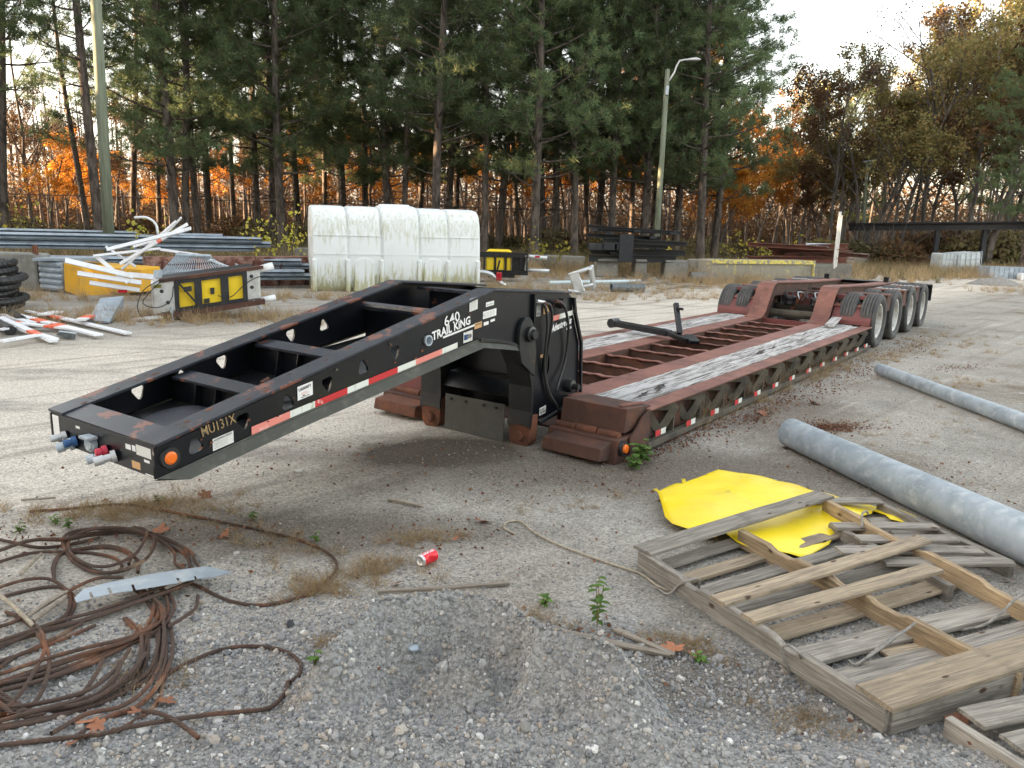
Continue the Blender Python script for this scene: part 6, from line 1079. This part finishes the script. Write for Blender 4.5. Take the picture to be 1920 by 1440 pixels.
for (x, y, r_, L_, lb) in ((1175, 548, .14, .85, 'flattened roll of wire mesh in front of the concrete rubble'), (1315, 531, .22, .8, 'dark roll of wire mesh left of the yellow topped block')):
    q = at(x, y, 0); o = MB(); 
    for j in range(5): o.lathe([(r_ * (1 - j * .15), -L_ / 2 + .03 * random.random()), (r_ * (1 - j * .15), L_ / 2 + .04 * random.random())], 20, ax='x')
    o = o.build('mesh_roll', M['mesh']); o.location = q + Vector((0, 0, r_ * .8)); o.scale = (1, 1, .75); o.rotation_euler = (0, 0, .15); tag(o, lb, 'mesh roll')
for k, (x0, y0, x1, y1, Yd, h_, mt, lb) in enumerate(((1203, 522, 1232, 527, 24, .35, 'concrete', 'tilted pale concrete slab left of the wood scraps'), (1258, 528, 1290, 526, 24.2, .10, 'stick', 'small heap of pale wood scrap by the mesh roll'))):
    o = MB().add([at(x0, y1), at(x1, y1 + 3), at(x1 + 5, y1 - 2, .0), aty(x0 + 4, y0 - 12, Yd), aty(x1 - 6, y0 - 4, Yd)], [(0, 1, 4, 3), (1, 2, 4), (0, 3, 2)]).build('rubble_piece', M[mt]); o.modifiers.new('s', 'SOLIDIFY').thickness = .06; tag(o, lb, 'rubble')
for k, (a, b, lb) in enumerate((((1195, 531), (1250, 526), 'pale plank beside the tilted concrete slab'), ((1250, 532), (1330, 537), 'broken board in front of the dark mesh roll'), ((1235, 540), (1300, 530), 'thin dark board among the wood scraps'), ((1040, 562), (1000, 548), 'short rail lying in the grass left of the aluminium bracket'))): plank('scrap_board', at(*a, .08), at(*b, .10), .12, .04, M['stick'], None); tag(bpy.context.scene.objects[-1] if False else C.objects[len(C.objects) - 1], lb, 'board')
# black beams stacked on concrete blocks
bs_ = 'black steel beams stacked on blocks'
for k, (x0, x1, yb, lb) in enumerate(((1118, 1158, 516, 'left'), (1190, 1212, 518, 'middle'), (1246, 1288, 520, 'right'))):
    a, b = aty(x0, yb, 25.5), aty(x1, yb, 25.5); o = boxo('concrete_block', (a.x, 25.5, 0), (b.x, 26.4, .62), M['concrete'], None, .03); tag(o, lb + ' concrete block under the stack of black beams', 'concrete block')
def beamthing(px0, px1, py, Y, h, w_, mat, label, group, tilt=0, dz=0):
    a, b = aty(px0, py, Y), aty(px1, py + tilt, Y); e = thing('steel_beam', a, label, 'steel beam', group); d = (b - a).normalized()
    b = b + Vector((0, random.uniform(-.3, .5), random.uniform(-.05, .04)))
    for nm_, off, hh, ww in (('top_flange', h / 2, .02, w_), ('bottom_flange', -h / 2, .02, w_), ('web', 0, h - .02, .03)): mbat(e, MB().bar(a + Vector((0, 0, off)), b + Vector((0, 0, off)), ww, hh), nm_, M[mat])
    return e
rows = [(1102, 1262, 424, .07, 9), (1120, 1275, 431, .08, 7), (1102, 1240, 441, .11, 8), (1130, 1286, 450, .12, 7), (1101, 1250, 460, .13, 3), (1108, 1288, 471, .16, 5), (1104, 1270, 484, .20, 2)]
for k, (x0, x1, y, h, tl) in enumerate(rows): beamthing(x0, x1, y, 25.5 + .12 * (k % 3), h, .34, 'beamblack', 'black steel beam in the stack, ' + ('topmost', 'second from the top', 'third from the top', 'fourth from the top', 'third from the bottom', 'second from the bottom', 'lowest, resting on the blocks')[k], bs_, tl)
q = aty(1173, 485, 25.1); o = boxo('steel_plate', (q.x - .22, 25.05, .55), (q.x + .22, 25.2, 1.42), M['beamblack']); tag(o, 'black upright plate leaning on the front of the black beam stack', 'steel plate')
for k, x in enumerate((1120, 1145, 1168)):
    q = aty(x, 462, 25.2); o = boxo('wood_block', (q.x - .28, 25.1, q.z - .12), (q.x + .2, 25.3, q.z + .10), M['beamblack'], None, .01); tag(o, 'black spacer block on the left of the beam stack, ' + ('first', 'second', 'third')[k] + ' from the left', 'block')
for k, (x, y) in enumerate(((1115, 432), (1140, 438), (1195, 434), (1225, 446), (1262, 438), (1270, 456), (1235, 466), (1150, 474))):
    q = aty(x, y, 25.3); o = MB().bar(q, q + Vector((.1, 1.3, .05 * math.sin(k))), .22, .07).build('cross_block', M['beamblack'], bevel=.01); tag(o, 'short black cross piece between the stacked black beams, ' + ('upper left end', 'left of the plate', 'upper middle', 'middle right', 'upper right end', 'right end', 'lower right', 'beside the plate')[k], 'block')
# yellow topped concrete blocks and the rust beam stack
def cb2(pxa, pxb, py_b, py_t, Ya, Yb, th, mat, label, cap):
    a, b = aty(pxa, py_b, Ya), aty(pxb, py_b, Yb); a.z = b.z = 0; ht = aty(pxa, py_t, Ya).z; d = (b - a).normalized(); s = Vector((-d.y, d.x, 0)); e = thing('concrete_block', a, label, 'concrete block')
    mbat(e, MB().add([a, b, b + s * th, a + s * th, a + Vector((0, 0, ht)) + s * .05, b + Vector((0, 0, ht)) + s * .05, b + s * th + Vector((0, 0, ht)), a + s * th + Vector((0, 0, ht))], [(0,3,2,1),(4,5,6,7),(0,1,5,4),(1,2,6,5),(2,3,7,6),(3,0,4,7)]), 'block', M[mat], bevel=.03)
    if cap: mbat(e, MB().bar(a + s * .02 + Vector((0, 0, ht - .05)), b + s * .02 + Vector((0, 0, ht - .05)), .08, .12).bar(a.lerp(b, .99) + s * .0 + Vector((0, 0, .02)), a.lerp(b, .99) + s * .03 + Vector((0, 0, ht - .1)), .05, .12), 'yellow_paint', M['yflake'])
    return e
cb2(1333, 1524, 532, 487, 24.0, 25.4, .8, 'ytop', 'long concrete block with flaking yellow paint along its top', True); cb2(1527, 1597, 527, 497, 26.0, 27.5, 1.5, 'concdark', 'dark stained concrete block right of the yellow topped block', False); cb2(1600, 1634, 503, 476, 37, 38.5, 1.2, 'ytop', 'small far concrete block with yellowish face', False); cb2(1575, 1600, 508, 478, 36, 36.5, 1, 'concrete', 'grey concrete block beside the far yellowish block', False)
rg = 'rusty steel beams stacked on the concrete blocks'
rr_ = [(1402, 1550, 458, .12, 8), (1440, 1588, 464, .16, -3), (1448, 1570, 473, .20, 3), (1402, 1596, 486, .20, 3), (1470, 1598, 479, .16, -1), (1545, 1625, 474, .12, 6)]
for k, (x0, x1, y, h, tl) in enumerate(rr_): beamthing(x0, x1, y, 27.5 + .25 * (k % 3), h, .30, 'beamrust', 'rusty red steel beam in the stack, ' + ('topmost long one', 'second from the top', 'thick middle one', 'lowest long one', 'short one under the top', 'right end one')[k], rg, tl)
for k, (x, y) in enumerate(((1512, 452), (1530, 456))): q = aty(x, y, 27.6); o = MB().tube([q - Vector((0, 0, .12)), q + Vector((1.0, .3, -.12))], .05, 8).build('grey_pipe', M['galv']); tag(o, ('grey pipe on top of the rusty beam stack', 'second grey pipe lying on the rusty beams')[k], 'pipe')
q = aty(1577, 397, 26.8); wp = thing('white_post', (q.x, 26.8, 0), 'tall white channel post standing among the rusty beams', 'post'); mbat(wp, MB().box((q.x - .06, 26.75, .45), (q.x + .0, 26.85, q.z)).box((q.x + .01, 26.72, .5), (q.x + .04, 26.9, q.z - .12)), 'channel', M['sticker']); mbat(wp, MB().bar((q.x, 26.7, 1.1), (q.x + .5, 26.7, 1.05), .04, .03).bar((q.x, 26.7, .8), (q.x + .6, 26.7, .78), .04, .03), 'side_arm', M['beamrust'])
# far right: gantry, gravel heap, white containers, metal box
ga = thing('steel_gantry', aty(1750, 440, 40), 'long low black steel gantry in front of the trees at the right', 'gantry'); g0, g1 = aty(1592, 424, 42), aty(1990, 420, 36)
mbat(ga, MB().bar(g0 + Vector((0, 0, .12)), g1 + Vector((0, 0, .12)), .5, .07).bar(g0 - Vector((0, 0, .22)), g1 - Vector((0, 0, .22)), .4, .05).bar(g0 - Vector((0, 0, .05)), g1 - Vector((0, 0, .05)), .06, .34), 'girder', M['beamblack'])
for t in (.10, .46, .68): q = g0.lerp(g1, t); mbat(ga, MB().bar((q.x, q.y, 0), (q.x, q.y, q.z - .2), .22, .22, up=(1, 0, 0)), 'column', M['beamblack'])
hp = NB(); r = np.random.default_rng(4)
def heap(name, cx, cy, rx, ry, h, mat, label):
    n_ = 26; xs_ = np.linspace(-1, 1, n_); X_, Y_ = np.meshgrid(xs_, xs_); rr2 = np.sqrt(X_ ** 2 + Y_ ** 2); Z_ = h * np.clip(1 - rr2, 0, 1) ** .8 * (1 + .25 * fnoise(X_ * 3, Y_ * 3, 2, 2)) - .03
    i_ = np.arange(n_ * n_).reshape(n_, n_); m_ = npmesh(name, np.stack([cx + X_ * rx, cy + Y_ * ry, Z_], -1).reshape(-1, 3), np.stack([i_[:-1, :-1], i_[:-1, 1:], i_[1:, 1:], i_[1:, :-1]], -1).reshape(-1, 4), True); m_.materials.append(mat); o = link(bpy.data.objects.new(name, m_)); tag(o, label, 'gravel heap'); return o
heap('gravel_heap', 20.8, 40.5, 3.2, 2.0, .75, surf('dark_gravel', (.10, .105, .11), .9, 0, [((.2, .2, .2), 20, .5, .7)]), 'low dark gravel heap beyond the concrete blocks'); heap('rubble_heap', 17.0, 27.5, 1.0, .7, .35, surf('pale_rubble', (.24, .23, .21), .9, 0, [((.4, .39, .37), 9, .5, .7)], (12, 1, .05)), 'low heap of pale rubble at the right edge of the road')
ibm = surf('container_white', (.62, .66, .66), .5, 0, [((.42, .45, .44), 4, .5, .75)], rand=True)
for k, (x0, x1, yt, yb, rot_) in enumerate(((1763, 1792, 475, 508, 0), (1795, 1842, 473, 507, .25))):
    Yd = 35.5; a, b = aty(x0, yb, Yd), aty(x1, yb, Yd); h_ = aty(x0, yt, Yd).z; e = thing('liquid_container', ((a.x + b.x) / 2, Yd, 0), ('white caged liquid container standing at the left of two at the far right', 'dirty white caged container tipped beside its twin at the far right')[k], 'container', 'white liquid containers')
    mbat(e, MB().box((a.x, Yd, .02), (b.x, Yd + 1, h_)), 'bottle', ibm, bevel=.05)
    for j in range(5): x = a.x + (b.x - a.x) * j / 4; mbat(e, MB().bar((x, Yd - .03, 0), (x, Yd - .03, h_ + .03), .025, .025, up=(1, 0, 0)), 'cage_bar', M['galv'])
    for j in range(4): z = h_ * j / 3 + .02; mbat(e, MB().bar((a.x, Yd - .04, z), (b.x, Yd - .04, z), .025, .025), 'cage_bar', M['galv'])
    e.rotation_euler = (0, -rot_ * .3, rot_)
q = aty(1890, 512, 31.5); mb_ = thing('metal_bin', (q.x, 31.5, 0), 'low grey galvanized metal bin at the far right edge', 'bin')
for k in range(9): mbat(mb_, MB().box((q.x - .75 + k * .20, 31.5, .0), (q.x - .57 + k * .20, 32.3, .48)), 'panel', M['galvblue'])
o = boxo('junction_box', (q.x + .25, 31.0, .0), (q.x + .75, 31.3, .28), M['white'], None, .02); tag(o, 'small white frame on the ground in front of the metal bin', 'frame')
# low concrete ledge behind, and the fence at the wood's edge
for k, (a, b) in enumerate((((985, 478), (1095, 482)), ((1290, 505), (1345, 500)), ((560, 470), (600, 475)))):
    q0, q1 = aty(*a, 28.5), aty(*b, 28.0); o = MB().bar((q0.x, 28.5, .28), (q1.x, 28.0, .28), .5, .56).build('concrete_ledge', M['concrete'], bevel=.03); tag(o, 'low concrete ledge ' + ('left of the black beam stack', 'right of the black beam stack', 'left of the white tank')[k], 'concrete ledge')
fe = thing('chain_link_fence', (-8, 33.5, 0), 'dark chain link fence running behind the first pines', 'fence')
for k in range(11): x = -26 + 3 * k; mbat(fe, MB().tube([(x, 33.5 + .02 * k, 0), (x, 33.5 + .02 * k, 2.3)], .022, 6), 'post', M['blackrubber'])
for z in (2.25, .1): mbat(fe, MB().tube([(-26, 33.5, z), (4, 33.7, z)], .018, 5), 'rail', M['blackrubber'])
# yellow leaved saplings
for k, (px, Yd, h_) in enumerate(((545, 21, 1.9), (525, 22.5, 1.6), (285, 19.5, 1.5), (1030, 27, 1.3), (1390, 29, 1.6), (1480, 30, 1.4), (35, 22, 1.8), (1245, 28, 1.2))):
    q = aty(px, 470, Yd); e = thing('sapling', (q.x, Yd, 0), 'thin sapling with yellow green leaves ' + ('just left of the white tank', 'second left of the white tank', 'behind the white slats', 'left of the black beams', 'left of the rusty beams', 'behind the rusty beams', 'at the left edge by the wall', 'behind the black beams')[k], 'sapling'); t = NB(); r = np.random.default_rng(k); pts = []
    for j in range(7): v = unit(1, r)[0]; v[2] = abs(v[2]) + .9; v /= np.linalg.norm(v); pa_ = np.array([[0, 0, 0], v * h_ * .5, v * h_ + r.normal(0, .1, 3)]); t.add(*tube_np(pa_, [.012, .008, .003], 4)); pts.append(pa_[1] + (pa_[2] - pa_[1]) * r.uniform(0, 1, (16, 1)))
    link(bpy.data.objects.new('stem', t.mesh('stem', M['barkgrey'])), e); f = NB(); pts = np.concatenate(pts); pts = pts + r.normal(0, .12, pts.shape); f.add(*leaves(pts, r.uniform(.07, .15, len(pts)), r)); link(bpy.data.objects.new('leaves', f.mesh('leaves', M['lyellow'], False)), e)
# unseen hill under the left trees, added to stop sun leaking into the yard
n_ = 50; xx = np.linspace(-90, -30, n_); yy = np.linspace(-50, 37.5, n_); X_, Y_ = np.meshgrid(xx, yy); Z_ = 9.0 * sstep(-31, -42, X_) * sstep(37.5, 35.5, Y_) * (1 + .08 * fnoise(X_, Y_, .2, 2)) - .05
i_ = np.arange(n_ * n_).reshape(n_, n_); m_ = npmesh('sun_block_hill', np.stack([X_, Y_, Z_], -1).reshape(-1, 3), np.stack([i_[:-1, :-1], i_[:-1, 1:], i_[1:, 1:], i_[1:, :-1]], -1).reshape(-1, 4), True); m_.materials.append(surf('leafy_earth', (.10, .07, .045), .95)); link(bpy.data.objects.new('sun_block_hill', m_))['kind'] = 'structure'
